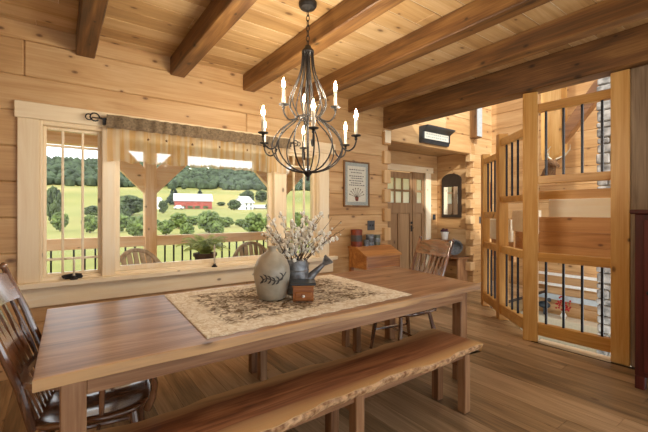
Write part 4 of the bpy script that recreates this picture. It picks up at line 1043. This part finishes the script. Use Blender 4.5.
obj('handle', MB().tube([(3.511, 3.755, .955), (3.533, 3.755, .945), (3.533, 3.755, .915), (3.511, 3.755, .90)], .005, 6), 'greytin', mug)

# ================================================================== STAIR SCREEN
sg = thing('stair_screen', 'tall golden timber stair screen with black balusters between four posts', 'railing', (4.3, 1.9, 0))
pw_ = postwood('Z')
posts = [((5.03, 2.895), .10, .8, 2.20), ((4.56, 2.40), .115, .8, 2.35), ((4.085, 1.84), .14, .36, 2.62), ((4.12, 1.064), .14, 0, 2.62)]
for (px, py), wd, rz, h in posts:
    mt = Matrix.Translation((px, py, 0)) @ Matrix.Rotation(rz, 4, 'Z')
    obj('post', MB().box(-wd/2, wd/2, -wd/2, wd/2, 0, h, b=.006, mat=mt), pw_, sg, smooth=0)
def panel(i, j, spans, nb, offs=.0):
    a, c = Vector(posts[i][0]), Vector(posts[j][0]); d = (c-a).normalized(); L_ = (c-a).length
    a = a+d*posts[i][1]*.5; L_ -= (posts[i][1]+posts[j][1])*.5
    mt = Matrix(((d.x, -d.y, 0, a.x), (d.y, d.x, 0, a.y), (0, 0, 1, 0), (0, 0, 0, 1)))
    for rails, (b0_, b1_) in spans:
        for z0_, z1_ in rails: obj('rail', MB().box(-.01, L_+.01, -.035, .035, z0_, z1_, b=.005, mat=mt), postwood('Y'), sg, smooth=0)
        for k in range(nb):
            x_ = L_*(k+.5)/nb if nb > 3 else L_*(k+.6)/(nb+.2)
            obj('baluster', MB().box(x_-.0095, x_+.0095, -.0095, .0095, b0_, b1_, mat=mt), 'baluster', sg, smooth=0, label='black square steel baluster')
panel(2, 3, [(((2.405, 2.49), (1.655, 1.735)), (1.72, 2.42)), (((.845, .935), (.07, .195)), (.18, .86))], 4)
panel(1, 2, [(((2.19, 2.28), (1.48, 1.55)), (1.54, 2.2)), (((.845, .935), (.07, .195)), (.18, .86))], 4)
panel(0, 1, [(((2.05, 2.13), (1.275, 1.36)), (1.34, 2.06)), (((.845, .935), (.07, .195)), (.18, .86))], 4)
# ascending stair behind the screen: landing boards
sunlit_b = wood('Y', '#e6d2ac', '#f3e4c6', '#faf2de', .5, .3, 'sunlit_board', calm=.6); brown_b = wood('Y', '#a06a36', '#c48d54', '#d9a86c', .5, .6, 'brown_board', calm=.7)  # the pale boards carry bright sunlight in their colour
st = thing('upper_stair', 'pine boarded side of the rising stair behind the screen', 'stairs', (4.6, 1.4, 0))
for z0_, z1_, xx, ya2, yb2, mm in ((1.50, 1.60, 4.44, .75, 1.92, postwood('Y')), (1.305, 1.50, 4.40, .75, 1.79, sunlit_b), (1.14, 1.305, 4.46, .75, 1.92, brown_b), (.985, 1.14, 4.46, .75, 1.92, brown_b), (.80, .985, 4.48, .75, 1.92, brown_b)):
    obj('stair_board', MB().box(xx, xx+.04, ya2, yb2, z0_+.001, z1_-.001, b=.003), mm, st, smooth=0)
dd = Vector((4.56-4.085, 2.40-1.84)).normalized(); nn = Vector((dd.y, -dd.x))
def dboard(s0, s1, off, z0_, z1_, mat):
    a = Vector((4.085, 1.84))+nn*off
    mt = Matrix(((dd.x, nn.x, 0, a.x), (dd.y, nn.y, 0, a.y), (0, 0, 1, 0), (0, 0, 0, 1)))
    obj('stair_board', MB().box(s0, s1, 0, .04, z0_, z1_, b=.003, mat=mt), mat, st, smooth=0)
dboard(.46, 1.15, .30, 1.10, 1.38, sunlit_b); dboard(.46, 1.15, .34, .80, 1.10, brown_b)
dboard(1.2, 2.0, .30, .94, 1.25, sunlit_b); dboard(1.2, 2.0, .34, .66, .94, brown_b)
# white boards on the stairwell wall
for i, (z_, t_, m_) in enumerate(((.30, .045, 'white'), (.12, .045, 'white'), (-.07, .09, 'bluegrey'))):
    o = obj('wall_rail', MB().box(FX-.04, FX, 1.9, 3.2, z_-t_, z_, b=.004), m_, None)
    tag(o, ['upper white painted rail on the stairwell wall', 'lower white painted rail on the stairwell wall', 'blue-grey painted rail on the stairwell wall'][i], 'rail')
lg = struct('trim_2', MB().box(FX-.30, FX, 1.6, 3.2, -1.2, -.42, b=.01), 'ledge', label='pale plaster ledge low in the stairwell')
vs_ = thing('berry_vase', 'sprig of red berries on the pale stairwell ledge', 'ornament', (FX-.18, 2.55, -.42))
obj('vase', MB().lathe([(.03, 0), (.05, .05), (.02, .10), (.025, .12)], (FX-.18, 2.55, -.42), 14), 'white', vs_)
bm_ = MB()
for k in range(40): bm_.ico((FX-.18+R.uniform(-.06, .06), 2.55+R.uniform(-.12, .12), -.30+R.uniform(0, .24)), .018, 1)
obj('berries', bm_, 'red', vs_, kind='stuff')
bd_ = thing('bird_ornament', 'dark bird-shaped ornament on the pale stairwell ledge', 'ornament', (FX-.18, 2.85, -.42))
obj('body', MB().ico((FX-.18, 2.85, -.25), .07, 2, (.7, 1.5, .9)), 'shelfblack', bd_); obj('head', MB().ico((FX-.18, 2.77, -.15), .035, 2), 'shelfblack', bd_)
obj('tail', MB().prism([(2.93, -.24), (3.02, -.16), (3.04, -.20), (2.93, -.29)], FX-.19, FX-.17, 'X'), 'shelfblack', bd_); obj('foot', MB().tube([(FX-.18, 2.85, -.42), (FX-.18, 2.85, -.30)], .012, 6), 'shelfblack', bd_)
# stone chimney column
sc_ = thing('stone_column', 'stacked grey stone column beyond the stairs', 'column', (6.1, 1.5, -2.6))
ycol0, ycol1, xcol = 1.25, 1.78, 5.84
obj('mortar_core', MB().box(xcol+.03, xcol+.48, ycol0+.03, ycol1-.03, -2.6, 5.0), 'ledge', sc_, smooth=0)
z = -2.0
while z < 4.2:
    h = R.uniform(.07, .16); y = ycol1
    while y > ycol0+.05:
        l = R.uniform(.12, .30); ye = max(ycol0, y-l); d_ = R.uniform(0, .03)
        obj('stone', MB().box(xcol-d_, xcol+.12, ye+.006, y-.006+R.uniform(0, .015)*(y == ycol1), z+.006, z+h-.006, b=.014), 'stone', sc_, smooth=0); y = ye
    z += h
# timber framing seen through the upper balusters
ft = thing('stair_hall_post', 'hewn log post with a diagonal brace in the stair hall', 'post', (6.4, 2.6, 0))
obj('post', MB().prism([(2.41, 2.34), (2.46, 2.26), (2.56, 2.21), (2.68, 2.20), (2.70, 2.30), (2.70, 4.6), (2.42, 4.6)], 6.35, 6.6, 'X'), postwood('Z'), ft)
obj('brace', MB().prism([(2.43, 2.42), (2.43, 2.66), (1.98, 3.30), (1.80, 3.30), (1.80, 3.22)], 6.40, 6.56, 'X'), wood('Y', '#7a4f2a', '#9c6a3c', '#b98550', .5, .4, 'brace'), ft)
an = thing('antler_mount', 'mounted dark deer head with small pale antlers in the stair hall', 'antlers', (6.26, 2.5, 2.02))
obj('neck', MB().tube([(6.36, 2.60, 1.92), (6.27, 2.54, 2.02), (6.20, 2.48, 2.10)], [.11, .085, .06], 14), 'fur', an)
obj('head', MB().ico((6.17, 2.46, 2.12), .065, 2, (1.1, 1.1, .9)).tube([(6.16, 2.45, 2.12), (6.10, 2.38, 2.07), (6.07, 2.34, 2.05)], [.055, .038, .028], 10), 'fur', an)
for sg_ in (-1, 1): obj('ear', MB().tube([(6.19, 2.47+sg_*.05, 2.16), (6.20, 2.47+sg_*.12, 2.18)], [.022, .004], 6), 'fur', an)
for sg_ in (-1, 1):
    b0 = Vector((6.17, 2.44+sg_*.03, 2.17))
    obj('antler', MB().tube([b0, b0+Vector((.0, sg_*.09-.04, .05)), b0+Vector((-.02, sg_*.13-.07, .13)), b0+Vector((-.05, sg_*.10-.11, .20))], [.013, .011, .008, .003], 6).tube([b0+Vector((.0, sg_*.09-.04, .05)), b0+Vector((-.06, sg_*.07-.06, .13))], [.009, .003], 6), 'antler', an)
# weathered timber and dark red cabinet on the right
wp = obj('barn_timber', MB().box(4.05, 4.30, .60, .993, 0, 2.62, b=.012), M['weathered'], None); tag(wp, 'weathered grey-brown barn timber beside the last stair post', 'post')
cb = thing('cabinet', 'dark red painted cabinet in front of the weathered timber', 'cabinet', (3.8, .55, 0))
obj('body', MB().box(3.60, 4.03, .10, .855, .10, 1.345, b=.004), M['redcab'], cb)
obj('top', MB().box(3.57, 4.05, .07, .88, 1.345, 1.378, b=.006), M['redcab'], cb)
for yy in (.10, .795):
    for xx in (3.60, 3.97): obj('foot', MB().box(xx, xx+.06, yy, yy+.06, 0, .10, b=.004), M['redcab'], cb)
dr = obj('door', MB().box(3.585, 3.60, .14, .80, .14, 1.30, b=.004), M['redcab'], cb)
obj('door_panel', MB().box(3.58, 3.59, .22, .72, .24, 1.20, b=.005), M['redcab'], dr)
obj('knob', MB().ico((3.572, .765, .75), .016, 2), 'iron', dr)
